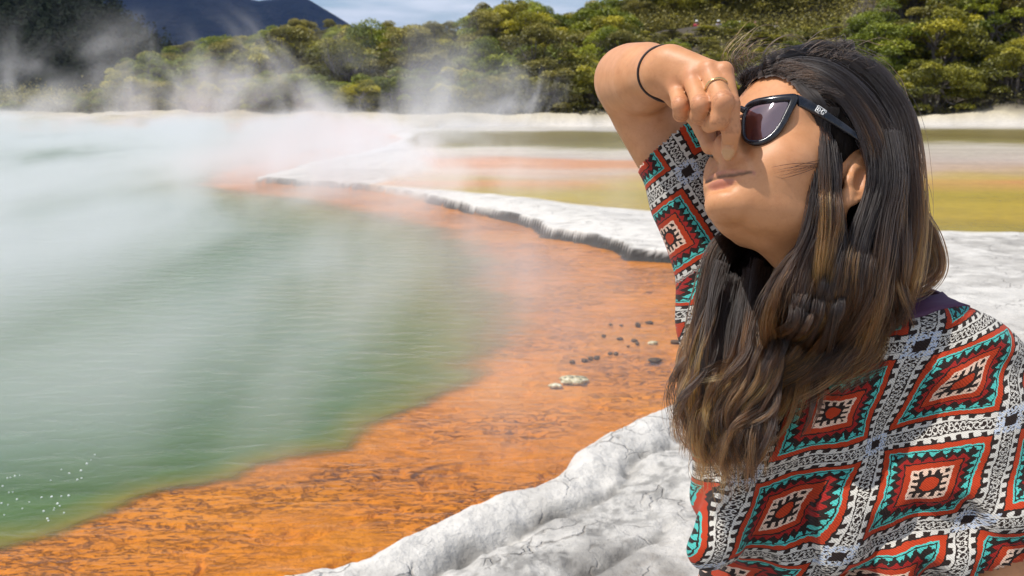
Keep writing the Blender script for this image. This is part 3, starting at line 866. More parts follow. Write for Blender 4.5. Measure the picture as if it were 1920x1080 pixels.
def rc(Q, a, b, ra, rb):
    a, b = v3(a), v3(b)
    pa = Q - a; ba = b - a
    h = np.clip(pa @ ba / max(float(ba @ ba), 1e-12), 0, 1)
    pa -= h[:, None] * ba
    return np.sqrt(np.einsum('ij,ij->i', pa, pa)) - (ra + (rb - ra) * h)


def el(Q, c_, r_, M=None):
    q = Q - v3(c_)
    if M is not None: q = q @ np.asarray(M, F32)
    r_ = v3(r_)
    q = q / r_
    k0 = np.sqrt(np.einsum('ij,ij->i', q, q)) + 1e-9
    q = q / r_
    k1 = np.sqrt(np.einsum('ij,ij->i', q, q)) + 1e-9
    return k0 * (k0 - 1) / k1


def smin(a, b, k):
    h = np.clip(0.5 + 0.5 * (a - b) / k, 0, 1)
    return a * (1 - h) + b * h - k * h * (1 - h)


def smax(a, b, k): return -smin(-a, -b, k)


def surface_nets(fn, lo, hi, h, band=2.2):
    """iso-surface of fn=0 as a quad mesh, evaluated only near the surface"""
    lo = np.asarray(lo, float); hi = np.asarray(hi, float)
    n = (np.ceil((hi - lo) / h).astype(int) // 4 + 2) * 4
    hc = h * 4
    ax = [lo[i] + hc * np.arange(n[i] // 4 + 1) for i in range(3)]
    Cx = np.stack(np.meshgrid(*ax, indexing='ij'), -1).reshape(-1, 3).astype(F32)
    dc = np.concatenate([fn(ch) for ch in np.array_split(Cx, max(1, len(Cx) // 400000))]).reshape([len(a) for a in ax])
    D = np.repeat(np.repeat(np.repeat(dc, 4, 0), 4, 1), 4, 2)[:n[0] + 1, :n[1] + 1, :n[2] + 1].astype(F32)
    # nearest coarse sample is up to sqrt(3)*4h away
    msk = np.abs(D) < hc * band
    ii = np.argwhere(msk)
    Q = (lo + ii * h).astype(F32)
    vals = np.concatenate([fn(ch) for ch in np.array_split(Q, max(1, len(Q) // 400000))])
    D[msk] = vals
    S = D < 0
    # cells crossed by the surface
    cnt = np.zeros(np.array(S.shape) - 1, np.int8)
    for a in (0, 1):
        for b in (0, 1):
            for c_ in (0, 1):
                cnt += S[a:S.shape[0] - 1 + a, b:S.shape[1] - 1 + b, c_:S.shape[2] - 1 + c_]
    act = (cnt > 0) & (cnt < 8)
    ci = np.argwhere(act)
    vid = np.full(act.shape, -1, np.int32); vid[act] = np.arange(len(ci))
    acc = np.zeros((len(ci), 3)); num = np.zeros(len(ci))
    corners = [(a, b, c_) for a in (0, 1) for b in (0, 1) for c_ in (0, 1)]
    val = {k: D[ci[:, 0] + k[0], ci[:, 1] + k[1], ci[:, 2] + k[2]].astype(float) for k in corners}
    for k0 in corners:
        for ax_ in range(3):
            if k0[ax_]: continue
            k1 = list(k0); k1[ax_] = 1; k1 = tuple(k1)
            a, b = val[k0], val[k1]
            x_ = (a < 0) != (b < 0)
            t = np.where(x_, a / np.where(x_, a - b, 1), 0)
            p = np.zeros((len(ci), 3)); p += np.array(k0); p[:, ax_] += t
            acc += np.where(x_[:, None], p, 0); num += x_
    V = lo + (ci + acc / np.maximum(num, 1)[:, None]) * h
    quads = []
    for ax_ in range(3):
        a1, a2 = (ax_ + 1) % 3, (ax_ + 2) % 3
        s0 = [slice(None)] * 3; s1 = [slice(None)] * 3
        s0[ax_] = slice(0, -1); s1[ax_] = slice(1, None)
        for a in (a1, a2): s0[a] = slice(1, -1); s1[a] = slice(1, -1)
        A, B = S[tuple(s0)], S[tuple(s1)]
        e = np.argwhere(A != B)
        off = np.zeros(3, int); off[a1] = 1; off[a2] = 1
        flip = A[tuple(e.T)]
        e = e + off
        def cell(d1, d2):
            k = e.copy(); k[:, a1] += d1; k[:, a2] += d2
            return vid[k[:, 0], k[:, 1], k[:, 2]]
        q = np.stack([cell(-1, -1), cell(0, -1), cell(0, 0), cell(-1, 0)], 1)
        q[~flip] = q[~flip][:, ::-1]
        quads.append(q)
    q = np.concatenate(quads)
    q = q[(q >= 0).all(1)]
    # one light relaxation along the surface to hide the grid
    return V, q


def relax(V, q, it=1, lam=0.5):
    for _ in range(it):
        acc = np.zeros_like(V); num = np.zeros(len(V))
        for k in range(4):
            a, b = q[:, k], q[:, (k + 1) % 4]
            for i_ in range(3):
                acc[:, i_] += np.bincount(a, V[b, i_], len(V)) + np.bincount(b, V[a, i_], len(V))
            num += np.bincount(a, minlength=len(V)) + np.bincount(b, minlength=len(V))
        V = V + lam * (acc / np.maximum(num, 1)[:, None] - V)
    return V


# ---- head frame (face direction, her left, up), from the fitted pose
HM_C = np.array([[-0.74158407, 0.56308243, 0.36467963], [0.48473561, 0.07395638, 0.87152845], [-0.46377197, -0.82308482, 0.32779098]])
B3 = np.stack([RGT, UPV, FWD], 1)
HM = B3 @ HM_C
HO = CAM + B3 @ np.array([0.2955, 0.1065, 1.05268148])


def H(p): return HO + HM @ np.asarray(p, float)


UP = np.array([0, 0, 1.0])
NB = P(1598, 566, 1.125)
FT = np.array([-0.36, -0.933, 0.0]); LT = np.array([0.933, -0.36, 0.0])
SL = P(1806, 712, 1.055); SR = P(1425, 540, 1.180)
ER = P(1180, 151, 1.215); WR = P(1248, 134, 1.035)
EL = P(1890, 1150, 1.02)
WL = EL + np.array([-0.02, -0.06, -0.215])
NOSE_L = H((.1000, .0150, -.0185)); NOSE_R = H((.1030, -.0150, -.0200))


def PH(u, v, d): return P(u, v, d + .014)


_it = NOSE_L + HM[:, 1] * .0055 + HM[:, 0] * .002
FINGERS = {   # joints: knuckle, middle joint, end joint, tip ; radii
    'index': ([PH(1357, 138, .968), PH(1369, 196, .952), PH(1371, 243, .957), P(1367, 282, pix(_it)[2])], [.0100, .0092, .0089, .0081]),
    'middle': ([PH(1329, 135, .972), PH(1356, 191, .940), PH(1349, 224, .948), PH(1330, 234, .970)], [.0098, .0101, .0094, .0083]),
    'ring': ([PH(1297, 148, .982), PH(1314, 196, .952), PH(1311, 217, .966), PH(1304, 210, .990)], [.0094, .0092, .0085, .0075]),
    'pinky': ([PH(1266, 162, 1.000), PH(1276, 197, .978), PH(1277, 214, .988), PH(1275, 206, 1.006)], [.0085, .0082, .0076, .0067]),
}
_tt = NOSE_R - HM[:, 1] * .006 + HM[:, 0] * .003
THUMB = ([PH(1276, 178, 1.035), PH(1304, 212, 1.026), PH(1321, 242, 1.014), P(1331, 274, pix(_tt)[2])], [.0150, .0118, .0102, .0088])
HIPC = NB - UP * 0.52 + FT * 0.0


def face_fn(q):
    s = q.copy(); s[:, 1] = np.abs(s[:, 1])          # mirror
    d = el(q, (-0.012, 0, 0.053), (0.103, 0.078, 0.090))
    d = smin(d, el(q, (0.034, 0, 0.0), (0.056, 0.059, 0.072)), .03)
    d = smin(d, rc(s, (0.002, 0.044, -0.046), (0.066, 0.013, -0.066), .020, .015), .026)
    d = smin(d, el(q, (0.040, 0, -0.040), (0.042, 0.042, 0.028)), .025)
    d = smin(d, el(q, (0.0785, 0, -0.0700), (0.0165, 0.020, 0.0140)), .014)
    d = smin(d, el(q, (0.0655, 0, -0.043), (0.0235, 0.032, 0.026)), .016)
    d = smin(d, el(s, (0.052, 0.039, -0.014), (0.026, 0.022, 0.022)), .022)      # cheek
    d = smin(d, el(s, (0.062, 0.026, -0.030), (0.022, 0.016, 0.022)), .016)
    d = smin(d, el(s, (0.069, 0.028, 0.040), (0.014, 0.028, 0.011)), .016)       # brow
    d = smax(d, -el(s, (0.093, 0.034, 0.019), (0.016, 0.020, 0.012)), .012)      # socket
    d = smin(d, el(s, (0.066, 0.033, 0.016), (0.013, 0.016, 0.0125)), .004)      # closed lid
    d = smin(d, rc(q, (0.080, 0, 0.026), (0.104, 0, -0.014), .0085, .0105), .012)  # nose
    d = smin(d, el(s, (0.096, 0.0085, -0.020), (0.011, 0.0075, 0.0085)), .006)
    d = smin(d, rc(q, (0.098, 0, -0.026), (0.093, 0, -0.036), .005, .005), .008)
    return d


def head_fn(Q):
    q = ((Q - HO) @ HM).astype(F32)
    s = q.copy(); s[:, 1] = np.abs(s[:, 1])
    d = face_fn(q)
    # mouth
    for ua, ub in zip(UPL[:-1], UPL[1:]): d = smin(d, rc(s, ua[0], ub[0], ua[1], ub[1]), .0035)
    for ua, ub in zip(LOL[:-1], LOL[1:]): d = smin(d, rc(s, ua[0], ub[0], ua[1], ub[1]), .0045)
    for ua, ub in zip(SLT[:-1], SLT[1:]): d = smax(d, -rc(s, ua, ub, .0009, .0009), .0026)
    for ua, ub in zip(NLF[:-1], NLF[1:]): d = smax(d, -rc(s, ua, ub, .0014, .0014), .0055)      # smile fold
    d = smax(d, -el(q, (0.0985, 0, -0.0590), (0.010, 0.020, 0.0035)), .008)
    # ears
    er = None
    for a0, a1 in EARRIM:
        e0 = rc(s, (-0.008, .0720, -.004), a0 * .82 + np.array([-.0015, .0128, -.0006]), .0060, .0036)
        er = e0 if er is None else smin(er, e0, .005)
    er = smin(er, el(s, (-0.0115, .0745, .000), (.0150, .0058, .0245)), .004)
    er = smin(er, rc(s, (-0.004, 0.071, -0.020), (-0.0055, 0.0735, -0.0265), .0062, .0055), .006)
    er = smax(er, -el(s, (-0.0080, 0.0805, -0.001), (0.0078, 0.0056, 0.0125)), .002)
    for a0, a1 in EARRIM: er = smin(er, rc(s, a0, a1, .0027, .0027), .003)
    er = smin(er, rc(s, (-0.0165, .0785, -.010), (-0.0150, .0785, .010), .0022, .0020), .003)
    er = smin(er, rc(s, (0.0015, .0745, -.004), (0.002, .0745, -.0095), .0038, .003), .004)
    d = smin(d, er, .004)
    return d


_a = R(-14)
EARM = np.array([[math.cos(_a), 0, math.sin(_a)], [0, 1, 0], [-math.sin(_a), 0, math.cos(_a)]]).T @ Matrix.Rotation(R(24), 3, 'Z')
EARM = np.array(EARM)
_rim = [np.array(p_) for p_ in ((0.001, .0740, .011), (-.004, .0762, .0235), (-.0130, .0785, .0290), (-.0220, .0812, .0255), (-.0278, .0828, .014), (-.0268, .0828, .000), (-.0205, .0810, -.0135), (-.0125, .0775, -.0235))]
EARRIM = list(zip(_rim[:-1], _rim[1:]))



def facex(y_, z_, off=0.0):
    xs = np.linspace(.115, .03, 400)
    q = np.stack([xs, np.full(400, y_), np.full(400, z_)], 1).astype(F32)
    dd = face_fn(q)
    return np.array([xs[np.argmax(dd < 0)] + off, y_, z_])


YS = [0, .008, .0165, .0245, .0320]
ZC = [-.0472, -.0475, -.0470, -.0455, -.0428]
UPL = [(facex(y_, zc + zo, -.0022), rr) for y_, zc, zo, rr in zip(YS, ZC, (.0042, .0054, .0042, .0026, .0006), (.0036, .0040, .0036, .0028, .0012))]
LOL = [(facex(y_, zc + zo, -.0024), rr) for y_, zc, zo, rr in zip(YS, ZC, (-.0058, -.0056, -.0046, -.0030, -.0008), (.0044, .0043, .0037, .0028, .0012))]
SLT = [facex(y_, zc, .0022 - .001 * (i > 3)) for i, (y_, zc) in enumerate(zip(YS, ZC))]
MCOR = facex(.0330, -.0420)
NLF = [facex(.0175, -.0150, .0008), facex(.0250, -.0240, .0008), facex(.0325, -.0340, .0008), facex(.0365, -.0440, .0010)]
NECK_T = H((-0.040, 0, -0.030))
WX = (SR - ER) / np.linalg.norm(SR - ER)


def neck_fn(Q):
    d = rc(Q, NECK_T, NB + UP * .02, .046, .053)
    d = smin(d, rc(Q, H((-0.014, 0.052, -0.040)), NB + FT * 0.050 - UP * 0.01 + LT * .012, .013, .011), .018)
    d = smin(d, rc(Q, H((0.002, 0.0, -0.052)), NB + FT * 0.034 + UP * .005, .026, .024), .025)
    return d


def arm_r_fn(Q):
    d = rc(Q, SR, ER, .050, .0385)
    d = smin(d, rc(Q, SR * .45 + ER * .55, ER * .85 + SR * .15, .042, .040), .02)
    fo = rc(Q, ER, WR, .0375, .0255)
    fo = smin(fo, rc(Q, ER * .86 + WR * .14 - UPV * .003, ER * .5 + WR * .5 - UPV * .002, .0425, .036), .02)
    d = smin(d, fo, .012)
    d = smin(d, rc(Q, ER - WX * .004 + FWD * .006, ER + FWD * .014 - WX * .004, .034, .030), .012)
    return d


def hand_fn(Q):
    mc = None
    base = {'index': P(1262, 116, 1.020), 'middle': P(1252, 122, 1.026), 'ring': P(1244, 132, 1.032), 'pinky': P(1240, 143, 1.038)}
    fs = None
    for k, (J, r_) in FINGERS.items():
        b = rc(Q, base[k], J[0] * .93 + base[k] * .07 - UPV * .001, .0170, r_[0] - .0004)
        mc = b if mc is None else smin(mc, b, .007)
        f = rc(Q, J[0], J[1], r_[0], r_[1])
        f = smin(f, rc(Q, J[1], J[2], r_[1], r_[2]), .004)
        f = smin(f, rc(Q, J[2], J[3], r_[2], r_[3]), .004)
        fs = f if fs is None else smin(fs, f, .0008)
    J, r_ = THUMB
    t = rc(Q, P(1256, 150, 1.045), J[0], .020, r_[0])
    t = smin(t, rc(Q, J[0], J[1], r_[0], r_[1]), .008)
    th = smin(rc(Q, J[1], J[2], r_[1], r_[2]), rc(Q, J[2], J[3], r_[2], r_[3]), .004)
    mc = smin(mc, t, .012)
    mc = smin(mc, rc(Q, WR, P(1282, 146, 1.018), .0235, .017), .012)
    d = smin(mc, fs, .0035)
    for k, (J, r_) in FINGERS.items():     # knuckle bumps
        d = smin(d, el(Q, J[0] - FWD * .003 + UPV * .0035, (.0078,) * 3), .005)
    d = smin(d, th, .003)
    # finger nail of the index finger, a shallow plate with a groove round it
    J, r_ = FINGERS['index']
    tip = J[3]; ax = (J[3] - J[2]) / np.linalg.norm(J[3] - J[2])
    nf = -FWD * .92 + RGT * (-.30); nf -= ax * (nf @ ax); nf /= np.linalg.norm(nf)
    NAILM = np.stack([ax, np.cross(nf, ax), nf], 1)
    d = smax(d, -np.abs(el(Q, tip + nf * .0062 - ax * .0005, (.0088, .0062, .0034), NAILM)) + .0003, .0008)
    d = smin(d, el(Q, tip + nf * .0055 + ax * .0010, (.0092, .0058, .0030), NAILM), .0006)
    return d


NAILC = None


def arm_l_fn(Q):
    d = rc(Q, SL, EL, .050, .038)
    d = smin(d, rc(Q, EL, WL, .038, .025), .012)
    hd = WL + np.array([-.005, -.012, -.085])
    d = smin(d, rc(Q, WL, hd, .024, .026), .015)
    for k, (o, L_) in enumerate(((-.026, .072), (-.009, .082), (.009, .078), (.026, .062))):
        a = hd + np.array([.25 * o, -o, -.006]); b = a + np.array([.004, -.004 - o * .1, -L_ * .55]); c_ = b + np.array([.012, .0, -L_ * .45])
        d = smin(d, smin(rc(Q, a, b, .0095, .0088), rc(Q, b, c_, .0088, .0072), .003), .004)
    a = WL + np.array([.0, -.026, -.03]); b = a + np.array([.004, -.026, -.04])
    d = smin(d, smin(rc(Q, a, b, .013, .010), rc(Q, b, b + np.array([.012, -.004, -.032]), .010, .008), .004), .008)
    return d


def M_T(): return np.stack([LT, FT, UP], 1)


MT = M_T()


def T(l, f_, u): return NB + LT * l + FT * f_ + UP * u


def torso_fn(Q):
    d = el(Q, T(0, .0, -.17), (.150, .098, .175), MT)
    d = smin(d, rc(Q, T(0, -.015, -.045), SL, .052, .048), .05)
    d = smin(d, rc(Q, T(0, -.015, -.045), SR, .052, .048), .05)
    d = smin(d, rc(Q, NB + UP * .03, (T(0, -.015, -.03) + SL) / 2, .036, .030), .04)
    d = smin(d, el(Q, T(0, 0, -.36), (.128, .092, .16), MT), .05)
    for s in (-1, 1): d = smin(d, el(Q, T(s * .072, .066, -.205), (.058, .050, .058), MT), .03)
    d = smin(d, el(Q, T(0, -.01, -.56), (.165, .115, .13), MT), .06)
    return d + .006


def leg_fn(Q):
    d = None
    for s in (-1, 1):
        hip = T(s * .085, 0, -.60); kn = T(s * .10, .03, -.98); an = T(s * .105, -.02, -1.285)
        l = smin(rc(Q, hip, kn, .088, .054), rc(Q, kn, an, .054, .034), .02)
        l = smin(l, rc(Q, an - UP * .035 - FT * .02, an - UP * .05 + FT * .14, .030, .020), .02)
        d = l if d is None else np.minimum(d, l)
    return d


GROUPS = [(torso_fn, T(0, 0, -.3), .50, .02), (leg_fn, T(0, 0, -.95), .62, .05), (neck_fn, (NECK_T + NB) / 2, .2, .03), (arm_r_fn, (SR + ER) / 2, .36, .025),
          (arm_l_fn, (SL + WL) / 2, .45, .025), (head_fn, HO, .19, .022), (hand_fn, P(1300, 180, 1.0), .14, .002)]


def body_fn(Q):
    d = np.full(len(Q), 0.9, F32)
    near = np.full(len(Q), 9.0, F32)
    for fn, c_, r_, k in GROUPS:
        dist = np.linalg.norm(Q - v3(c_), axis=1) - r_
        near = np.minimum(near, np.maximum(dist, 0.02))
        m = dist < .04
        if m.any():
            d[m] = smin(d[m], fn(Q[m]).astype(F32), k)
    return np.where(d > .5, near, d)


# ---- shirt: the torso and arms with ease, sleeves cut off, folds pressed in
HEM_R = P(1262, 268, 1.19)
HEM_RN = -WX * .93 + LT * -.25 + UP * .1; HEM_RN /= np.linalg.norm(HEM_RN)
ELX = (EL - SL) / np.linalg.norm(EL - SL)
HEM_L = P(1890, 1032, 1.02)
HEM_LN = ELX + np.array([.32, 0, 0]); HEM_LN /= np.linalg.norm(HEM_LN)
SLV_A = P(1274, 262, 1.192); SLV_B = P(1300, 360, 1.185)
FOLDS = []      # (points, radius, depth sign) filled after the first pass


def shirt_raw(Q):
    d = el(Q, T(0, .004, -.16), (.165, .112, .185), MT)
    d = smin(d, rc(Q, T(.045, -.015, -.036), SL + UP * -.002, .050, .050), .05)
    d = smin(d, rc(Q, T(0, -.015, -.05), SR, .056, .050), .05)
    d = smin(d, el(Q, T(0, .012, -.38), (.150, .115, .20), MT), .06)
    for s in (-1, 1): d = smin(d, el(Q, T(.012 + s * .066, .070, -.215), (.074, .064, .082), MT), .05)
    d = smin(d, el(Q, T(0, -.01, -.56), (.178, .128, .12), MT), .06)
    # right sleeve round the raised arm, flared at its mouth
    sl_ = smin(rc(Q, SR, SLV_B, .051, .044), rc(Q, SLV_B, SLV_A, .043, .053), .012)
    sl_ = smin(sl_, rc(Q, SLV_A, SLV_A - WX * .05, .053, .056), .012)
    d = smin(d, sl_, .04)
    d = smin(d, rc(Q, P(1290, 345, 1.185), P(1345, 600, 1.175), .028, .034), .03)
    d = smin(d, rc(Q, P(1345, 600, 1.175), T(-.11, .03, -.20), .034, .05), .04)
    # left batwing sleeve
    sl2 = rc(Q, SL, EL, .060, .068)
    d = smin(d, sl2, .045)
    d = smin(d, el(Q, (SL + T(.09, .03, -.18)) / 2, (.08, .05, .10), MT), .05)
    return d


def shirt_fn(Q):
    d = shirt_raw(Q)
    for pts, r_, sgn, k in FOLDS:
        for a, b in zip(pts[:-1], pts[1:]):
            e_ = rc(Q, a, b, r_, r_)
            d = smin(d, e_, k) if sgn > 0 else smax(d, -e_, k)
    n = fbm(Q[:, 0] * 9 + Q[:, 2] * 4, Q[:, 2] * 5 - Q[:, 0] * 3, Q[:, 1] * 6, o=3, seed=91)
    n2 = fbm(Q[:, 0] * 26 + Q[:, 2] * 14, Q[:, 2] * 16 - Q[:, 0] * 7, Q[:, 1] * 18, o=2, seed=95)
    # drapery running from the near shoulder down across the chest
    X2 = (Q - v3(NB)) @ v3(RGT); Y2 = (Q - v3(NB)) @ v3(UPV)
    lowm = sstep(-.10, -.30, Y2) * (1 - .5 * sstep(.02, .12, X2))
    ph = X2 * 52 + (-Y2) * 44 + 5.0 * n
    fold = np.sin(ph) * lowm
    ph2 = (X2 - .17) * 88 - Y2 * 14 + 3 * n
    arm_f = np.sin(ph2) * sstep(.10, .16, X2) * sstep(-.14, -.26, Y2)
    return (d + .007 * n + .0022 * n2 - .0105 * np.abs(fold) ** .8 * np.sign(fold) - .009 * arm_f).astype(F32)


def trace(fn, u, v, d0=.75, far=1.6):
    r_ = FWD + RGT * ((u - 960) / FPX) + UPV * ((540 - v) / FPX)
    t = d0
    for _ in range(90):
        s = float(fn((CAM + r_ * t)[None].astype(F32))[0])
        if s < .0008: return t
        t += max(s * .8, .0006)
        if t > far: break
    return None


def on(fn, u, v, off=0.0, dflt=1.08):
    t = trace(fn, u, v)
    return P(u, v, (t if t else dflt) - off)


if 'person' not in SKIP:
    def mkfold(pts, r_, sgn, k, dep): FOLDS.append(([on(shirt_raw, u, v, dep) for u, v in pts], r_, sgn, k))
    mkfold([(1500, 800), (1440, 880), (1370, 960), (1330, 1030)], .013, 1, .03, -.004)
    mkfold([(1470, 905), (1510, 985), (1540, 1075)], .010, -1, .03, .006)
    mkfold([(1560, 960), (1600, 1040), (1680, 1062)], .010, 1, .028, -.004)
    mkfold([(1820, 905), (1832, 990), (1850, 1075)], .014, -1, .03, .006)
    mkfold([(1850, 940), (1920, 965), (1960, 960)], .011, 1, .025, -.002)
    mkfold([(1790, 640), (1870, 690), (1930, 700)], .008, -1, .03, .006)
    mkfold([(1700, 640), (1590, 720), (1500, 790)], .008, 1, .03, -.003)
    mkfold([(1655, 800), (1760, 770), (1850, 765)], .008, -1, .04, .007)

    person = empty('person', (NB[0], NB[1], 0.16))
    tag(person, 'woman with long wavy hair pinching her nose, in a red and turquoise patterned top', 'person')
    POFF = np.array(person.location)

    BV, BQ = surface_nets(body_fn, (-.02, .55, .06), (.86, 1.45, 1.98), .0022)
    BV = relax(BV, BQ, 1, .4)
    hq = (BV - HO) @ HM
    hs = hq.copy(); hs[:, 1] = np.abs(hs[:, 1])
    hs32 = hs.astype(F32); dl = np.full(len(hs), 9.0); ds = np.full(len(hs), 9.0)
    for ua, ub in list(zip(UPL[:-1], UPL[1:])) + list(zip(LOL[:-1], LOL[1:])): dl = np.minimum(dl, rc(hs32, ua[0], ub[0], ua[1] * 1.02, ub[1] * 1.02))
    for ua, ub in zip(SLT[:-1], SLT[1:]): ds = np.minimum(ds, rc(hs32, ua, ub, .0004, .0004))
    lip = sstep(.0016, -.0002, dl)
    slit = sstep(.0023, .0009, ds)
    lash = sstep(.0022, .0008, rc(hs.astype(F32), (0.080, .020, .011), (.074, .036, .009), .0, .0)) + sstep(.0025, .0008, rc(hs.astype(F32), (.074, .036, .009), (.060, .050, .013), .0, .0))
    _lp = [on(body_fn, u, v) for u, v in ((1436, 262), (1448, 259), (1460, 252), (1470, 245))]
    for a_, b_ in zip(_lp[:-1], _lp[1:]): lash = np.maximum(lash, .85 * sstep(.0026, .0010, rc(BV.astype(F32), a_, b_, .0002, .0002)))
    mole = sstep(.0026, .0013, np.linalg.norm(BV - on(body_fn, 1437, 371), axis=1))
    J, r_ = FINGERS['index']
    ax = (J[3] - J[2]) / np.linalg.norm(J[3] - J[2])
    nf = -FWD * .92 + RGT * (-.30); nf -= ax * (nf @ ax); nf /= np.linalg.norm(nf)
    NM = np.stack([ax, np.cross(nf, ax), nf], 1)
    nail = sstep(.0009, -.0001, el(BV.astype(F32), J[3] + nf * .0055 + ax * .0010, (.0092, .0058, .0030), NM)) * ((BV - J[3]) @ nf > .0040)
    knuck = np.zeros(len(BV))
    for k, (J, r_) in FINGERS.items():
        for jj in (0, 1, 2): knuck = np.maximum(knuck, sstep(.017, .006, np.linalg.norm(BV - (J[jj] - FWD * .006), axis=1)) * (.9 if jj < 2 else .6))
    crs = np.zeros(len(BV))
    for k, (J, r_) in FINGERS.items():
        for jj in (1, 2):
            a_ = J[jj] - J[jj - 1]; a_ = a_ / np.linalg.norm(a_)
            rel_ = BV - J[jj]; ax_d = rel_ @ a_; nr_ = np.linalg.norm(rel_, axis=1)
            for o_ in (-.0030, -.0004, .0022): crs = np.maximum(crs, sstep(.0010, .0003, np.abs(ax_d - o_ + .0006 * np.sin(900 * rel_[:, 0]))) * (nr_ < .014) * ((rel_ @ -FWD) > .002))
    flush = sstep(.030, .008, np.linalg.norm(hs - np.array([.060, .046, -.014]), axis=1)) * .45 + sstep(.018, .006, np.linalg.norm(hs - np.array([.108, 0, -.018]), axis=1)) * .6 + sstep(.02, .006, np.linalg.norm(hs - np.array([-.015, .08, 0]), axis=1)) * .5
    m_skin, g = material('skin')
    geo = g.n('NewGeometry'); pos = geo.outputs['Position']
    A = {k: g.n('Attribute', attribute_name=k).outputs['Fac'] for k in ('lip', 'dark', 'nail', 'red', 'crease')}
    n1 = g.n('TexNoise', {'Vector': pos, 'Scale': 38.0, 'Detail': 5.0, 'Roughness': .6})
    n2 = g.n('TexNoise', {'Vector': pos, 'Scale': 420.0, 'Detail': 3.0})
    n3 = g.n('TexVoronoi', {'Vector': pos, 'Scale': 520.0})
    sk = g.ramp(n1.outputs[0], [(.3, (.52, .235, .100)), (.7, (.63, .305, .145))])
    sk = g.mix(g.m('MULTIPLY', A['red'], .30), sk, (.58, .22, .12))
    sk = g.mix(g.m('MULTIPLY', g.sm(.60, .72, n2.outputs[0]), .12), sk, (.30, .13, .07))
    sk = g.mix(g.m('MULTIPLY', A['crease'], .38), sk, (.22, .075, .035))
    n4 = g.n('TexNoise', {'Vector': pos, 'Scale': 120.0, 'Detail': 4.0, 'Roughness': .65})
    sk = g.mix(g.m('MULTIPLY', g.sm(.50, .68, n4.outputs[0]), .22), sk, (.40, .15, .065))
    sk = g.mix(g.m('MULTIPLY', A['lip'], .8), sk, (.42, .150, .105))
    sk = g.mix(g.m('MULTIPLY', A['nail'], .8), sk, (.56, .33, .165))
    sk = g.mix(A['dark'], sk, (.035, .016, .012))
    bp = g.n('Bump', {'Height': g.m('ADD', g.m('MULTIPLY', n2.outputs[0], .6), n3.outputs[0]), 'Strength': .10, 'Distance': .0005})
    rough = g.m('SUBTRACT', .50, g.m('ADD', g.m('MULTIPLY', A['nail'], .25), g.m('MULTIPLY', A['lip'], .12)))
    p_ = g.n('BsdfPrincipled', {'Base Color': sk, 'Roughness': rough, 'Normal': bp, 'Subsurface Weight': .06, 'Subsurface Radius': (1.0, .35, .18), 'Subsurface Scale': .006, 'Specular IOR Level': .42})
    g.t.links.new(p_.outputs[0], g.out.inputs[0])
    body = mesh_obj('body', BV - POFF, BQ, m_skin, person, attrs={'lip': ('FLOAT', lip * (1 - slit)), 'dark': ('FLOAT', np.clip(slit * .72 + lash + mole * .9, 0, 1)), 'nail': ('FLOAT', nail), 'crease': ('FLOAT', crs), 'red': ('FLOAT', np.clip(knuck + flush, 0, 1))})

    # ---- shirt mesh
    SV, SQ = surface_nets(shirt_fn, (.06, .58, .72), (.84, 1.42, 1.80), .0034)
    SV = relax(SV, SQ, 2, .5)
    COLC = P(1602, 556, 1.128)
    cax = (UP * .93 - FT * -.0 + LT * .10); cax /= np.linalg.norm(cax)
    rel = SV - COLC
    hgt_ = rel @ cax; radial = np.linalg.norm(rel - hgt_[:, None] * cax, axis=1)
    armt = (SV - SR) @ (-WX); inarm = np.linalg.norm((SV - SR) - armt[:, None] * (-WX), axis=1) < .085
    el_r = np.sqrt(((rel @ LT - .014) / .078) ** 2 + (rel @ FT / .062) ** 2)
    neck_cut = (el_r < 1.03) & (hgt_ > -.12) & (hgt_ < .14)
    hem_r = ((SV - HEM_R) @ HEM_RN > 0) & (armt > .05)
    hem_l = ((SV - HEM_L) @ HEM_LN > 0) & ((SV - HEM_L) @ LT > -.040) & (np.linalg.norm((SV - SL) - ((SV - SL) @ ELX)[:, None] * ELX, axis=1) < .085) & ((SV - SL) @ ELX > .12)
    low = SV[:, 2] < .86
    bad = neck_cut | hem_r | hem_l | low
    keep = ~bad[SQ].any(1)
    SQ2 = SQ[keep]
    us = np.unique(SQ2); rm = np.full(len(SV), -1); rm[us] = np.arange(len(us))
    SV2 = SV[us]; SQ2 = rm[SQ2]
    # cloth coordinates: a square lattice printed on the fabric
    dref = trace(shirt_fn, 1635, 832) or 1.0
    O_ = P(1635, 832, dref); s_ = dref / FPX
    X_ = (SV2 - O_) @ RGT / s_; Y_ = -(SV2 - O_) @ UPV / s_
    X_ = X_ + 20 * fbm(SV2[:, 0] * 11, SV2[:, 2] * 11, o=2, seed=97); Y_ = Y_ + 20 * fbm(SV2[:, 0] * 14, SV2[:, 2] * 14, o=2, seed=98)
    Ainv = np.linalg.inv(np.array([[215, 74], [-66, -190]], float))
    uv = np.stack([X_, Y_], 1) @ Ainv.T
    # the raised sleeve: along the arm and round it
    a2 = (SV2 - SR) @ (-WX); rv = (SV2 - SR) - a2[:, None] * (-WX)
    e1 = -FWD - (-WX) * (-FWD @ -WX); e1 /= np.linalg.norm(e1); e2 = np.cross(-WX, e1)
    ang = np.arctan2(rv @ e2, rv @ e1)
    insl = (a2 > .055) & (np.linalg.norm(rv, axis=1) < .09)
    uvs = np.stack([ang * .052 / .100 + .10, a2 / .105 + .52], 1)
    uv[insl] = uvs[insl]
    hem_d = np.minimum(np.where(armt[us] > .05, np.abs((SV2 - HEM_R) @ HEM_RN), 9), 9)

    m_shirt, g = material('woven_print')
    fa = g.n('Attribute', attribute_name='fuv')
    geo = g.n('NewGeometry'); pos = geo.outputs['Position']
    jit = g.n('TexNoise', {'Vector': fa.outputs['Vector'], 'Scale': 26.0, 'Detail': 2.0})
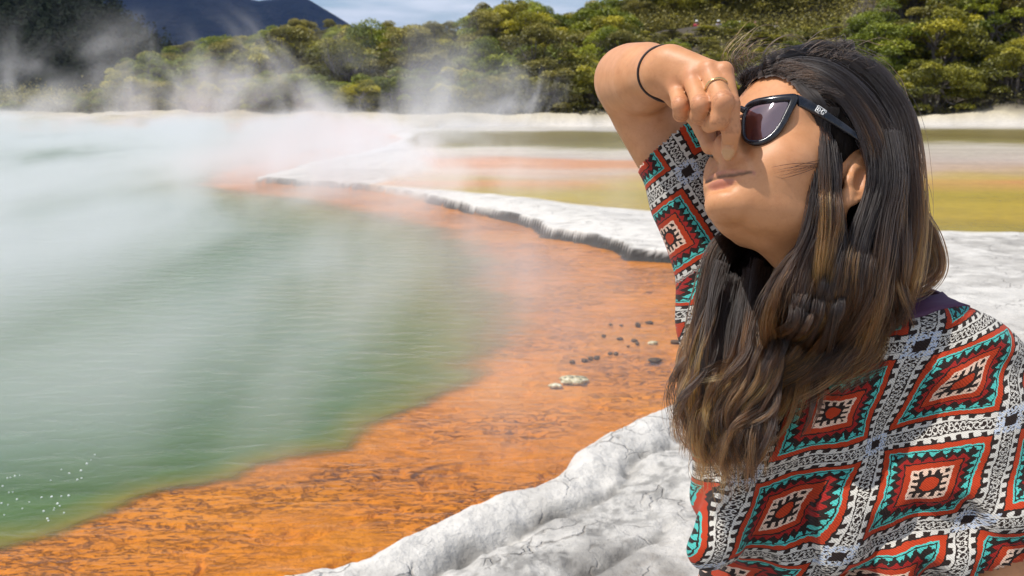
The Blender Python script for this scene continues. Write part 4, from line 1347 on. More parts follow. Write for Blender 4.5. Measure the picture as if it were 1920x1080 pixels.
    jv = g.n('VectorMath', {0: jit.outputs['Color'], 1: (-.5, -.5, -.5)}, operation='ADD')
    jv2 = g.n('VectorMath', {0: jv.outputs[0], 1: (.034, .034, 0)}, operation='MULTIPLY')
    fv = g.n('VectorMath', {0: fa.outputs['Vector'], 1: jv2.outputs[0]}, operation='ADD')
    sp = g.n('SeparateXYZ', {0: fv.outputs[0]})
    px = g.m('SUBTRACT', g.m('FRACT', sp.outputs[0]), .5); py = g.m('SUBTRACT', g.m('FRACT', sp.outputs[1]), .5)
    ax_, ay_ = g.m('ABSOLUTE', px), g.m('ABSOLUTE', py)
    d = g.m('MAXIMUM', ax_, ay_)
    isx = g.m('GREATER_THAN', ax_, ay_)
    t = g.m('ADD', g.m('MULTIPLY', isx, py), g.m('MULTIPLY', g.m('SUBTRACT', 1.0, isx), px))
    CREAM, DARK, RED, DRED, TURQ, PEACH = (.63, .60, .535), (.026, .016, .013), (.47, .046, .012), (.33, .018, .014), (.085, .50, .44), (.80, .56, .42)
    def sq(freq, ph, duty=0.0): return g.m('GREATER_THAN', g.m('SINE', g.m('ADD', g.m('MULTIPLY', t, 6.28318 * freq), ph)), duty)
    def tri(freq, ph=0.0): return g.m('PINGPONG', g.m('ADD', g.m('MULTIPLY', t, freq), ph), 0.5)    # 0..0.5
    def gt(a): return g.m('GREATER_THAN', d, a)
    # start at the heart of each diamond and lay the rings outward
    r2 = g.m('SQRT', g.m('ADD', g.m('MULTIPLY', px, px), g.m('MULTIPLY', py, py)))
    colr = g.mix(g.m('GREATER_THAN', r2, .062), RED, DARK)
    colr = g.mix(g.m('MULTIPLY', gt(.082), sq(17, 0.0)), colr, PEACH)
    colr = g.mix(gt(.128), colr, PEACH)
    colr = g.mix(gt(.145), colr, RED)
    colr = g.mix(gt(.195), colr, DARK)
    colr = g.mix(gt(.208), colr, DRED)
    wav = g.m('GREATER_THAN', g.m('SUBTRACT', d, g.m('MULTIPLY', tri(13.0), .085)), .216)
    colr = g.mix(wav, colr, DARK)
    stepn = g.n('TexNoise', {'Vector': fa.outputs['Vector'], 'Scale': 46.0, 'Detail': 1.0})
    wav2 = g.m('GREATER_THAN', g.m('ADD', g.m('SUBTRACT', d, g.m('MULTIPLY', tri(13.0, .18), .105)), g.m('MULTIPLY', g.m('SUBTRACT', stepn.outputs[0], .5), .06)), .262)
    colr = g.mix(wav2, colr, TURQ)
    colr = g.mix(g.m('MULTIPLY', gt(.308), g.m('LESS_THAN', d, .318)), colr, DARK)
    colr = g.mix(gt(.318), colr, TURQ)
    colr = g.mix(gt(.332), colr, RED)
    colr = g.mix(gt(.378), colr, DARK)
    colr = g.mix(g.m('MULTIPLY', gt(.392), sq(11.5, .4)), colr, CREAM)
    colr = g.mix(gt(.428), colr, CREAM)
    colr = g.mix(gt(.447), colr, DARK)
    # chain of links in the middle of each band
    lk = g.m('ABSOLUTE', g.m('SUBTRACT', g.m('ABSOLUTE', g.m('MULTIPLY', g.m('SINE', g.m('MULTIPLY', t, 6.28318 * 12.0)), .034)), g.m('SUBTRACT', .5, d)))
    colr = g.mix(g.m('MULTIPLY', gt(.452), g.m('LESS_THAN', lk, .0075)), colr, CREAM)
    dots = g.n('TexNoise', {'Vector': fa.outputs['Vector'], 'Scale': 60.0, 'Detail': 0.0})
    colr = g.mix(g.m('MULTIPLY', gt(.452), g.m('GREATER_THAN', dots.outputs[0], .60)), colr, CREAM)
    # the crossing of two bands
    mn = g.m('MINIMUM', ax_, ay_)
    colr = g.mix(g.m('GREATER_THAN', mn, .452), colr, DARK)
    colr = g.mix(g.m('MULTIPLY', g.m('MULTIPLY', g.m('GREATER_THAN', mn, .39), g.m('LESS_THAN', mn, .452)), g.m('GREATER_THAN', stepn.outputs[0], .5)), colr, (.50, .56, .66))
    # threads
    st = g.n('TexWave', {'Vector': fa.outputs['Vector'], 'Scale': 34.0, 'Distortion': 1.2, 'Detail': 1.0, 'Detail Scale': 3.0}, wave_type='BANDS', bands_direction='DIAGONAL')
    st2 = g.n('TexWave', {'Vector': fa.outputs['Vector'], 'Scale': 30.0, 'Distortion': 1.2, 'Detail': 1.0}, wave_type='BANDS', bands_direction='Y')
    stm = g.m('MULTIPLY', st.outputs[1], st2.outputs[1])
    tn = g.m('ADD', .70, g.m('MULTIPLY', .42, st.outputs[1]))
    colr = g.mix(1.0, colr, g.n('CombineColor', {0: tn, 1: tn, 2: tn}).outputs[0], 'MULTIPLY')
    bp = g.n('Bump', {'Height': stm, 'Strength': .5, 'Distance': .0015})
    p_ = g.n('BsdfPrincipled', {'Base Color': colr, 'Roughness': .85, 'Normal': bp, 'Specular IOR Level': .15, 'Sheen Weight': .1})
    g.t.links.new(p_.outputs[0], g.out.inputs[0])
    shirt = mesh_obj('shirt', SV2 - POFF, SQ2, m_shirt, person, attrs={'fuv': ('FLOAT_VECTOR', np.concatenate([uv, np.zeros((len(uv), 1))], 1))})
    md = shirt.modifiers.new('cloth', 'SOLIDIFY'); md.thickness = .0018; md.offset = 1
    # purple collar band, hugging the neck opening
    ring = []
    for i in range(73):
        a = 2 * math.pi * i / 72
        dir_ = FT * math.cos(a) + LT * math.sin(a); dir_ -= cax * (dir_ @ cax); dir_ /= np.linalg.norm(dir_)
        row = []
        for rr_ in (.96, 1.05, 1.15, 1.25, 1.36):
            lo_, hi_ = -.12, .10
            q0 = COLC + LT * (.014 + math.sin(a) * .078 * rr_) + FT * (math.cos(a) * .062 * rr_)
            ts = np.linspace(hi_, lo_, 120)
            Q = (q0 + ts[:, None] * cax).astype(F32)
            dd = shirt_fn(Q)
            k = np.argmax(dd < .0026) if (dd < .0026).any() else 70
            row.append(q0 + cax * (ts[k] + (.003 if rr_ < .97 else 0)))
        ring.append(row)
    V = np.array(ring).reshape(-1, 3)
    Fq = [(i * 5 + j, i * 5 + j + 1, (i + 1) * 5 + j + 1, (i + 1) * 5 + j) for i in range(72) for j in range(4)]
    m_col = flat_mat('purple_binding', (.085, .028, .07), .7)
    colr_o = mesh_obj('collar', V - POFF, Fq, m_col, shirt)
    colr_o['label'] = 'plum purple collar band'
    md = colr_o.modifiers.new('cloth', 'SOLIDIFY'); md.thickness = .0025; md.offset = 0
    # trousers and shoes (below the picture)
    def trouser_fn(Q):
        d = el(Q, T(0, -.01, -.57), (.172, .122, .12), MT)
        for s in (-1, 1):
            hip = T(s * .085, 0, -.60); kn = T(s * .10, .03, -.98); an = T(s * .105, -.02, -1.25)
            d = smin(d, smin(rc(Q, hip, kn, .096, .064), rc(Q, kn, an, .064, .052), .02), .012)
        return d.astype(F32)
    TV, TQ = surface_nets(trouser_fn, (.1, .8, .20), (.75, 1.4, 1.10), .010)
    mesh_obj('trousers', relax(TV, TQ, 1) - POFF, TQ, flat_mat('blue_denim', (.05, .075, .13)), person)
    for s in (-1, 1):
        an = T(s * .105, -.02, -1.285)
        def shoe_fn(Q):
            d = smin(rc(Q, an - UP * .045 - FT * .035, an - UP * .058 + FT * .16, .042, .034), rc(Q, an, an - UP * .04, .044, .044), .03)
            return smax(d, -(Q[:, 2] - (ground0 + .004)), .006).astype(F32)
        ground0 = .165
        FV, FQ = surface_nets(shoe_fn, an - [.2, .25, .14], an + [.2, .25, .1], .006)
        mesh_obj('shoe', relax(FV, FQ, 1) - POFF, FQ, flat_mat('white_canvas', (.6, .6, .58)), person)

# ------------------------------------------------------------------ what she wears on top
if 'person' not in SKIP:
    m_frame, g = material('black_acetate')
    geo = g.n('NewGeometry')
    n = g.n('TexNoise', {'Vector': geo.outputs['Position'], 'Scale': 90.0, 'Detail': 3.0})
    p_ = g.n('BsdfPrincipled', {'Base Color': g.ramp(n.outputs[0], [(.4, (.006, .006, .008)), (.62, (.022, .022, .028))]), 'Roughness': .16, 'Specular IOR Level': .6})
    g.t.links.new(p_.outputs[0], g.out.inputs[0])
    m_lens, g = material('tinted_lens')
    tc_ = g.n('TexCoord'); sp = g.n('SeparateXYZ', {0: tc_.outputs['Generated']})
    tint = g.ramp(sp.outputs[2], [(0.0, (.70, .48, .52)), (.55, (.36, .20, .24)), (1.0, (.14, .08, .10))])
    tr = g.n('BsdfTransparent', {0: tint})
    gl = g.n('BsdfGlossy', {'Color': (.95, .86, .95, 1), 'Roughness': .02})
    fr = g.n('Fresnel', {'IOR': 1.9})
    dk = g.n('BsdfDiffuse', {'Color': (.10, .045, .055, 1)})
    mm = g.n('MixShader', {0: .35, 1: tr, 2: dk})
    mm2 = g.n('MixShader', {0: g.m('ADD', g.m('MULTIPLY', fr, 1.0), .08, clamp=True), 1: mm, 2: gl})
    g.t.links.new(mm2.outputs[0], g.out.inputs[0])

    # local frame of the glasses: lateral (her left), up, forward; pushed up at the bridge by her fingers
    GA = R(-7)
    gF = HM[:, 0] * math.cos(GA) + HM[:, 2] * math.sin(GA); gU = HM[:, 2] * math.cos(GA) - HM[:, 0] * math.sin(GA); gL = HM[:, 1]
    GO = H((.0975, 0, .0125))
    def gp(l, u, f_=0.0): return GO + gL * (l * .795) + gU * (u * 1.10) + gF * (f_ - 4.2 * l * l)
    OUT = [(-.0265, .0135), (-.0245, .0195), (-.014, .0235), (.002, .0255), (.018, .0275), (.0295, .0290), (.0330, .0280), (.0328, .0225), (.0300, .0120), (.0265, -.0010), (.0210, -.0125), (.0125, -.0205), (.0010, -.0235), (-.0110, -.0215), (-.0190, -.0150), (-.0240, -.0040), (-.0265, .0060)]
    INN = [(-.0228, .0105), (-.0212, .0150), (-.0130, .0180), (.0010, .0193), (.0140, .0205), (.0220, .0215), (.0262, .0205), (.0268, .0170), (.0248, .0080), (.0218, -.0025), (.0172, -.0110), (.0100, -.0170), (.0005, -.0195), (-.0098, -.0180), (-.0165, -.0125), (-.0205, -.0030), (-.0228, .0050)]
    def crv(pts, n_):
        pts = np.array(pts); m_ = len(pts); o_ = []
        for i in range(n_):
            t = i / n_ * m_; k = int(t); f_ = t - k
            p0, p1, p2, p3 = (pts[(k + j - 1) % m_] for j in range(4))
            o_.append(.5 * (2 * p1 + (p2 - p0) * f_ + (2 * p0 - 5 * p1 + 4 * p2 - p3) * f_ ** 2 + (3 * p1 - p0 - 3 * p2 + p3) * f_ ** 3))
        return np.array(o_)
    NN = 96
    out_, inn_ = crv(OUT, NN), crv(INN, NN)
    glasses = empty('sunglasses', GO)
    tag(glasses, 'black cat eye sunglasses with brown gradient lenses worn by the woman', 'sunglasses')
    CL = .0365      # half distance of the lens centres
    parts = []
    for sgn in (1, -1):
        V, Fc = [], []
        mid = (out_ + inn_) / 2
        rows = [(out_, .0005), (out_ * .985 + mid * .015, .0030), (mid, .0040), (inn_ * .985 + mid * .015, .0030), (inn_, .0005), (inn_, -.0010), (out_, -.0010)]
        for ring_, f_ in rows:
            for l, u in ring_: V.append(gp(sgn * (CL + l), u, f_))
        m_ = len(rows)
        for r_ in range(m_):
            for j in range(NN):
                q = (r_ * NN + j, r_ * NN + (j + 1) % NN, ((r_ + 1) % m_) * NN + (j + 1) % NN, ((r_ + 1) % m_) * NN + j)
                Fc.append(q if sgn < 0 else q[::-1])
        parts.append((np.array(V), np.array(Fc)))
        lv = [gp(sgn * (CL + l), u, .0012 - 0.0) for l, u in inn_ * 1.01] + [gp(sgn * CL, 0, .0026)]
        L2 = [gp(sgn * (CL + l), u, .0021) for l, u in inn_ * .5]
        V = np.array(lv[:NN] + L2 + [lv[-1]])
        Fc = [(j, (j + 1) % NN, NN + (j + 1) % NN, NN + j) for j in range(NN)] + [(NN + j, NN + (j + 1) % NN, 2 * NN) for j in range(NN)]
        if sgn > 0: Fc = [f_[::-1] for f_ in Fc]
        mesh_obj('lens', V - GO, Fc, m_lens, glasses)
    br = [gp(-.013, .0125, .002), gp(-.006, .0155, .0035), gp(0, .0163, .004), gp(.006, .0155, .0035), gp(.013, .0125, .002)]
    parts.append(tube(br, [.0036, .0031, .0030, .0031, .0036], 10))
    V, Fc = join(parts)
    fr_o = mesh_obj('frame', V - GO, Fc, m_frame, glasses)
    for sgn in (1, -1):
        a = gp(sgn * (CL + .0312), .0245, -.002)
        e_ = H((-.010, sgn * .0935, .0285)); b2 = H((-.038, sgn * .0825, .006))
        mid1 = a * .86 + H((-.012, sgn * .0940, .0275)) * .14 + gL * sgn * .0050; mid2 = a * .45 + H((-.012, sgn * .1030, .0275)) * .55
        path = [a, mid1, mid2, e_, b2]
        V, Fc = [], []
        hh = [.0060, .0060, .0042, .0034, .0022]; ww = [.0024, .0022, .0019, .0019, .0018]
        upd = HM[:, 2] * .82 + HM[:, 0] * .57
        for p, h_, w_ in zip(path, hh, ww):
            for k in range(12):
                an = 2 * math.pi * k / 12
                cc, ss = math.cos(an), math.sin(an)
                cc = math.copysign(abs(cc) ** .45, cc); ss = math.copysign(abs(ss) ** .45, ss)
                V.append(p + upd * (h_ * ss) + gL * (w_ * cc * sgn))
        for i in range(4):
            for k in range(12): Fc.append((i * 12 + k, i * 12 + (k + 1) % 12, (i + 1) * 12 + (k + 1) % 12, (i + 1) * 12 + k))
        Fc += [tuple(range(12)), tuple(range(59, 47, -1))]
        tm = mesh_obj('temple', np.array(V) - GO, Fc, m_frame, glasses, smooth=False)
        tm.modifiers.new('sub', 'SUBSURF').render_levels = 2
        if sgn > 0:
            # the small silver emblem near the hinge: a boxed pair of letters
            fa_ = mid2 - mid1; fa_ /= np.linalg.norm(fa_)
            up_ = upd - fa_ * (upd @ fa_); up_ /= np.linalg.norm(up_)
            nn_ = np.cross(fa_, up_); nn_ = nn_ if nn_ @ gL > 0 else -nn_
            ce = mid1 * .80 + mid2 * .20 + nn_ * .0030
            m_silver, g = material('silver_print')
            p_ = g.n('BsdfPrincipled', {'Base Color': (.82, .82, .80, 1), 'Roughness': .4, 'Metallic': .3}); g.t.links.new(p_.outputs[0], g.out.inputs[0])
            fx = fa_ if fa_ @ RGT > 0 else -fa_
            def ep(x, y): return ce + fx * x * .72 + up_ * y * .72
            def bar(pts, w_=.0004): return tube([ep(*p) for p in pts], [w_] * len(pts), 6)
            bars = [bar([(-.0072, -.0044), (-.0072, .0044)]), bar([(-.0072, .0044), (-.0004, .0044)]), bar([(-.0072, -.0044), (-.0004, -.0044)]),
                    bar([(-.0048, -.0024), (-.0048, .0026), (-.0026, .0022), (-.0014, .0), (-.0026, -.0022), (-.0048, -.0024)], .0006),
                    bar([(.0050, .0022), (.0034, .0032), (.0014, .0022), (.0008, -.0008), (.0020, -.0032), (.0046, -.0028), (.0050, -.0002), (.0030, -.0002)], .0006),
                    bar([(.0000, .0044), (.0066, .0044), (.0066, .0012)])]
            V, Fc = join(bars)
            mesh_obj('emblem', V - GO, Fc, m_silver, tm)
    # gold ring and dark hair tie
    m_gold, g = material('gold'); p_ = g.n('BsdfPrincipled', {'Base Color': (.80, .58, .25, 1), 'Roughness': .22, 'Metallic': 1.0}); g.t.links.new(p_.outputs[0], g.out.inputs[0])
    def band(name, cpt, axis, ra_, rb_, w_, mat, e1_, nseg=48, kk=8, wob=0.0):
        axis = axis / np.linalg.norm(axis); e1_ = e1_ - axis * (e1_ @ axis); e1_ /= np.linalg.norm(e1_); e2_ = np.cross(axis, e1_)
        V, Fc = [], []
        for i in range(nseg):
            a = 2 * math.pi * i / nseg
            dr = e1_ * math.cos(a) * ra_ + e2_ * math.sin(a) * rb_
            rad_ = dr / np.linalg.norm(dr)
            for k in range(kk):
                b = 2 * math.pi * k / kk
                V.append(dr + rad_ * math.cos(b) * w_[0] + axis * (math.sin(b) * w_[1] + wob * math.sin(3 * a)))
        for i in range(nseg):
            for k in range(kk): Fc.append((i * kk + k, i * kk + (k + 1) % kk, ((i + 1) % nseg) * kk + (k + 1) % kk, ((i + 1) % nseg) * kk + k))
        o = mesh_obj(name, V, Fc, mat); o.location = cpt
        return o
    J, r_ = FINGERS['middle']
    o = band('finger_ring', J[0] * .47 + J[1] * .53, J[1] - J[0], .0114, .0114, (.0006, .0011), m_gold, RGT)
    tag(o, 'thin gold ring on the raised hand of the woman', 'ring')
    m_tie = flat_mat('hair_tie_elastic', (.022, .012, .012), .7)
    ax_t = P(1292, 148, .985) - P(1205, 140, 1.16)
    cb = P(1251, 131, 1.046)
    rr_ = []
    ta = ax_t / np.linalg.norm(ax_t); t1 = UPV - ta * (UPV @ ta); t1 /= np.linalg.norm(t1); t2 = np.cross(ta, t1)
    V, Fc = [], []
    for i in range(64):
        a = 2 * math.pi * i / 64; dr = t1 * math.cos(a) + t2 * math.sin(a)
        ts = np.linspace(.060, .008, 160); Q = (cb + ts[:, None] * dr).astype(F32)
        dd = np.minimum(body_fn(Q), 1); kx = int(np.argmax(dd < .0012)) if (dd < .0012).any() else 100
        rr_.append(ts[kx])
    rr_ = np.array(rr_); rr_ = np.minimum(rr_, .034)
    rr_ = np.array([np.mean([rr_[(i + j) % 64] for j in range(-3, 4)]) for i in range(64)])
    for i in range(64):
        a = 2 * math.pi * i / 64; dr = t1 * math.cos(a) + t2 * math.sin(a)
        for k in range(8):
            b = 2 * math.pi * k / 8
            V.append(dr * (rr_[i] - .0004 + .0016 * math.cos(b)) + ta * (.0019 * math.sin(b) + .0012 * math.sin(2 * a)))
    for i in range(64):
        for k in range(8): Fc.append((i * 8 + k, i * 8 + (k + 1) % 8, ((i + 1) % 64) * 8 + (k + 1) % 8, ((i + 1) % 64) * 8 + k))
    o = mesh_obj('hair_tie', V, Fc, m_tie); o.location = cb
    tag(o, 'dark elastic hair tie round the wrist of the raised arm', 'hair tie')

# ------------------------------------------------------------------ hair
if 'person' not in SKIP and 'hair' not in SKIP:
    hr = np.random.default_rng(21)

    def cat(pts, n_):
        pts = np.asarray(pts, float)
        pts = np.concatenate([[2 * pts[0] - pts[1]], pts, [2 * pts[-1] - pts[-2]]])
        seg = len(pts) - 3
        t = np.linspace(0, seg - 1e-6, n_); k = t.astype(int); f_ = (t - k)[:, None]
        p0, p1, p2, p3 = pts[k], pts[k + 1], pts[k + 2], pts[k + 3]
        return .5 * (2 * p1 + (p2 - p0) * f_ + (2 * p0 - 5 * p1 + 4 * p2 - p3) * f_ ** 2 + (3 * p1 - p0 - 3 * p2 + p3) * f_ ** 3)

    _cache = {}
    def shd(u, v):          # depth of the top at u, v (falls back to its neighbours)
        k = (round(u / 6), round(v / 6))
        if k not in _cache:
            t = trace(shirt_fn, u, v, .8)
            _cache[k] = t if t else 1.13
        return _cache[k]

    def bodyd(u, v):
        t = trace(body_fn, u, v, .8)
        return t

    def guide(pts):
        """pts: (u, v, code) code float = depth; 's-x' = x m in front of the scalp/skin; 'c-x' = x m in front of the top"""
        out = []
        for u, v, c_ in pts:
            if isinstance(c_, str):
                off = float(c_[1:])
                if c_[0] == 's':
                    d_ = bodyd(u, v); d_ = d_ if d_ else 1.075
                else:
                    d_ = min(shd(u, v), 1.16)
                out.append(P(u, v, d_ - off))
            else: out.append(P(u, v, c_))
        return out

    NP = 34
    SK_C, SK_R = np.array([-0.012, 0, 0.053]), np.array([0.103, 0.078, 0.090]) + .004

    def hairline(x_): return .0145 + .8 * np.clip(x_ - .025, -.06, .038) + 1.6 * np.maximum(x_ - .063, 0)

    def push_out(Q):
        q = (Q - HO) @ HM - SK_C
        k = np.linalg.norm(q / SK_R, axis=-1)
        m = (k < 1) & (k > .3)
        q[m] = q[m] / k[m][..., None]
        return np.where(m[..., None], HO + (q + SK_C) @ HM.T, Q)

    curves_P, curves_R, curves_T, curves_B = [], [], [], []

    fixme = []

    def lock(pts, w0, w1, n_, clumps=8, wave=.004, freq=2.2, tint=.3, tint_sd=.2, rad=.00042, bright=.0, clump=.7, wmid=None, frizz=.0020, cut=.22, onskin=False):
        G_ = cat(guide(pts), NP)
        t = np.linspace(0, 1, NP)
        tan = np.gradient(G_, axis=0); tan /= np.linalg.norm(tan, axis=1)[:, None]
        nv = np.cross(tan, FWD); nv /= np.linalg.norm(nv, axis=1)[:, None] + 1e-9
        bv = np.cross(tan, nv)
        wm = (w0 + w1) / 2 if wmid is None else wmid
        W_ = np.where(t < .5, w0 + (wm - w0) * t * 2, wm + (w1 - wm) * (t - .5) * 2)
        for c_ in range(clumps):
            ca = hr.normal() * .62; cb = hr.normal() * .30
            ca = np.clip(ca, -1.25, 1.25); cb = np.clip(cb, -.8, .8)
            ph, ph2 = hr.uniform(0, 6.28, 2); fr_ = freq * hr.uniform(.75, 1.3); am = wave * hr.uniform(.5, 1.4)
            ti = tint * .55 + hr.normal() * tint_sd * .5 + (hr.uniform(.35, .8) * min(1, tint * 2.2) if hr.uniform() < .24 else 0)
            cl_len = hr.uniform(.76, 1.0)
            drift = hr.normal(size=2) * .25
            m_ = max(1, int(n_ * 2.0 / clumps)) if n_ > 40 else max(1, int(n_ / clumps))
            for s_ in range(m_):
                oa = ca + drift[0] * t + hr.normal() * .40 * (1 - clump * .75 * t); ob = cb + drift[1] * t + hr.normal() * .20 * (1 - clump * t)
                am_s = am * hr.uniform(.8, 1.2); p_s = ph + hr.normal() * .25
                wv_ = am_s * t ** 1.3 * np.sin(6.28 * fr_ * t + p_s); wb_ = am_s * .8 * t ** 1.3 * np.sin(6.28 * fr_ * t + ph2 + hr.normal() * .25)
                fz = frizz * t * np.cumsum(hr.normal(size=NP)) / 5; fz2 = frizz * t * np.cumsum(hr.normal(size=NP)) / 5
                Q = G_ + nv * (oa * W_ + wv_ + fz)[:, None] + bv * (ob * W_ * .8 + wb_ + fz2)[:, None]
                L_ = cl_len * (1 - cut * hr.uniform(0, 1) ** 2)
                if L_ < .999:
                    tt = np.linspace(0, L_ * (NP - 1), NP); k = np.minimum(tt.astype(int), NP - 2); f_ = (tt - k)[:, None]
                    Q = Q[k] * (1 - f_) + Q[k + 1] * f_
                curves_P.append(Q); curves_R.append(rad * (.68 if n_ > 40 else 1) * hr.uniform(.6, 1.3)); curves_T.append(np.clip(ti + hr.normal() * .11, 0, 1)); curves_B.append(n_ <= 10)
                if onskin: fixme.append(len(curves_P) - 1)

    core = []       # (guide pts, r0, r1) of the solid mass under the strands

    def mass(pts, r0, r1, rm=None):
        g_ = guide(pts); n_ = len(g_)
        for i in range(n_ - 1):
            f0, f1 = i / (n_ - 1), (i + 1) / (n_ - 1)
            def rr(f_): return (r0 + (r1 - r0) * f_) if rm is None else (r0 + (rm - r0) * f_ * 2 if f_ < .5 else rm + (r1 - rm) * (f_ - .5) * 2)
            core.append((g_[i], g_[i + 1], rr(f0), rr(f1)))

    # ---------------- top of the head, blown back from the forehead
    for k in range(11):          # roots along the parting, flowing back and down
        f_ = k / 10
        u0 = 1388 + 170 * f_; v0 = 160 - 48 * math.sin(f_ * 1.9)
        top = [(u0, v0, 's.004'), (u0 + 45, v0 - 16 + 6 * f_, 's.010'), (1540 + 30 * f_, 118 - 2 * f_, 1.075), (1616 + 28 * f_, 160 - 4 * f_, 1.065)]
        lock(top + [(1656 + 12 * f_, 238 - 12 * f_, 1.045), (1672 + 8 * f_, 330, 1.045), (1688 + 14 * f_, 420, 1.055), (1702 + 20 * f_, 485, 1.06), (1684 - 30 * (1 - f_), 545, 1.04)], .008, .011, 210, 9, .0030, 2.0, .10, .12, .00036, wmid=.013)
    # sides: from the hairline over the temple, behind and before the ear
    for k in range(8):
        f_ = k / 7
        lock([(1392 + 78 * f_, 158 - 22 * f_, 's.003'), (1450 + 55 * f_, 130 - 2 * f_, 's.008'), (1535 + 25 * f_, 150 - 10 * f_, 's.012'), (1598 + 22 * f_, 212 - 14 * f_, 's.011'), (1634 + 24 * f_, 296 - 10 * f_, 's.011'), (1640 + 24 * f_, 380, 1.0), (1634 + 24 * f_, 470, 1.0),
              (1615 + 20 * f_, 560, 'c.018'), (1570 + 30 * f_, 650, 'c.016'), (1520 + 40 * f_, 720, 'c.014')], .0045, .018, 220, 9, .0050, 2.6, .16, .16, .00036, wmid=.011)
    for k in range(6):
        f_ = k / 5
        lock([(1478 + 38 * f_, 146 + 26 * f_, 's.003'), (1514 + 20 * f_, 186 + 14 * f_, 's.004'), (1534 + 12 * f_, 245, 's.005'), (1541 + 11 * f_, 310, 's.006'), (1538 + 14 * f_, 375, 's.010'), (1524 + 22 * f_, 440, .975), (1512 + 26 * f_, 520, .985),
              (1500 + 34 * f_, 600, 'c.022'), (1462 + 50 * f_, 690, 'c.020'), (1432 + 60 * f_, 780, 'c.016')], .004, .016, 210, 8, .0065, 2.5, .32, .20, .00036, wmid=.010)
    for k in range(9):
        lock([(1512 + 5 * k, 196 + 3 * k, 's.002'), (1533 + 4.5 * k, 250, 's.003'), (1537 + 4.2 * k, 310, 's.004'), (1536 + 4.4 * k, 370, 's.005'), (1530 + 6.5 * k, 420, 's.008'), (1522 + 9 * k, 475, .985), (1512 + 12 * k, 560, .985), (1492 + 14 * k, 640, 'c.022'), (1456 + 14 * k, 730, 'c.018')], .0035, .014, 110, 6, .0065, 2.0, .24, .2, .00036, wmid=.007)
    for k in range(8):
        lock([(1522 + 5 * k, 210 + 2 * k, 's.003'), (1544 + 3 * k, 255, 's.005'), (1552 + 2.6 * k, 310, 's.006'), (1551 + 2.6 * k, 365, 's.007'), (1546 + 4.5 * k, 420, .990), (1540 + 7 * k, 480, .985), (1530 + 10 * k, 560, .985), (1510 + 12 * k, 640, 'c.022'), (1470 + 14 * k, 735, 'c.018')], .003, .013, 110, 6, .0060, 2.0, .2, .2, .00036, wmid=.005)
    # fine growth at the hairline, forehead and temple
    for k in range(16):
        f_ = k / 15
        u0 = 1386 + 124 * f_; v0 = 160 - 28 * math.sin(f_ * 2.3) + 36 * f_ ** 2
        lock([(u0, v0, 's.0008'), (u0 + 16, v0 - 10 + 10 * f_, 's.003'), (u0 + 38, v0 - 16 + 20 * f_, 's.006'), (u0 + 66, v0 - 8 + 30 * f_, 's.008')], .006, .008, 120, 8, .001, 1.2, .04, .06, .00026, clump=.3)
    # back of the head, falling
    for k in range(7):
        f_ = k / 6
        lock([(1560 + 40 * f_, 118 + 14 * f_, 1.05), (1616 + 20 * f_, 160 + 10 * f_, 1.04), (1664 + 10 * f_, 232, 1.03), (1672 + 16 * f_, 330, 1.02), (1664 + 26 * f_, 430, 1.015), (1650 + 24 * f_, 520, 1.01), (1630 + 16 * f_, 590, 'c.022'), (1585 + 24 * f_, 660, 'c.018'), (1535 + 30 * f_, 730, 'c.014')],
             .012, .020, 210, 8, .0055, 2.4, .18, .18, .00036, wmid=.016)
    # outer right edge with its curled end
    lock([(1634, 160, 1.06), (1676, 226, 1.055), (1690, 310, 1.05), (1710, 390, 1.055), (1744, 452, 1.06), (1750, 500, 1.06), (1722, 528, 1.045), (1672, 540, 1.03), (1640, 552, 1.02)], .006, .012, 150, 6, .003, 1.8, .14, .12)
    lock([(1660, 300, 1.04), (1690, 400, 1.03), (1704, 470, 1.03), (1722, 512, 1.03), (1700, 532, 1.02), (1655, 528, 1.01), (1620, 545, 1.0)], .006, .008, 110, 5, .002, 1.6, .30, .16)
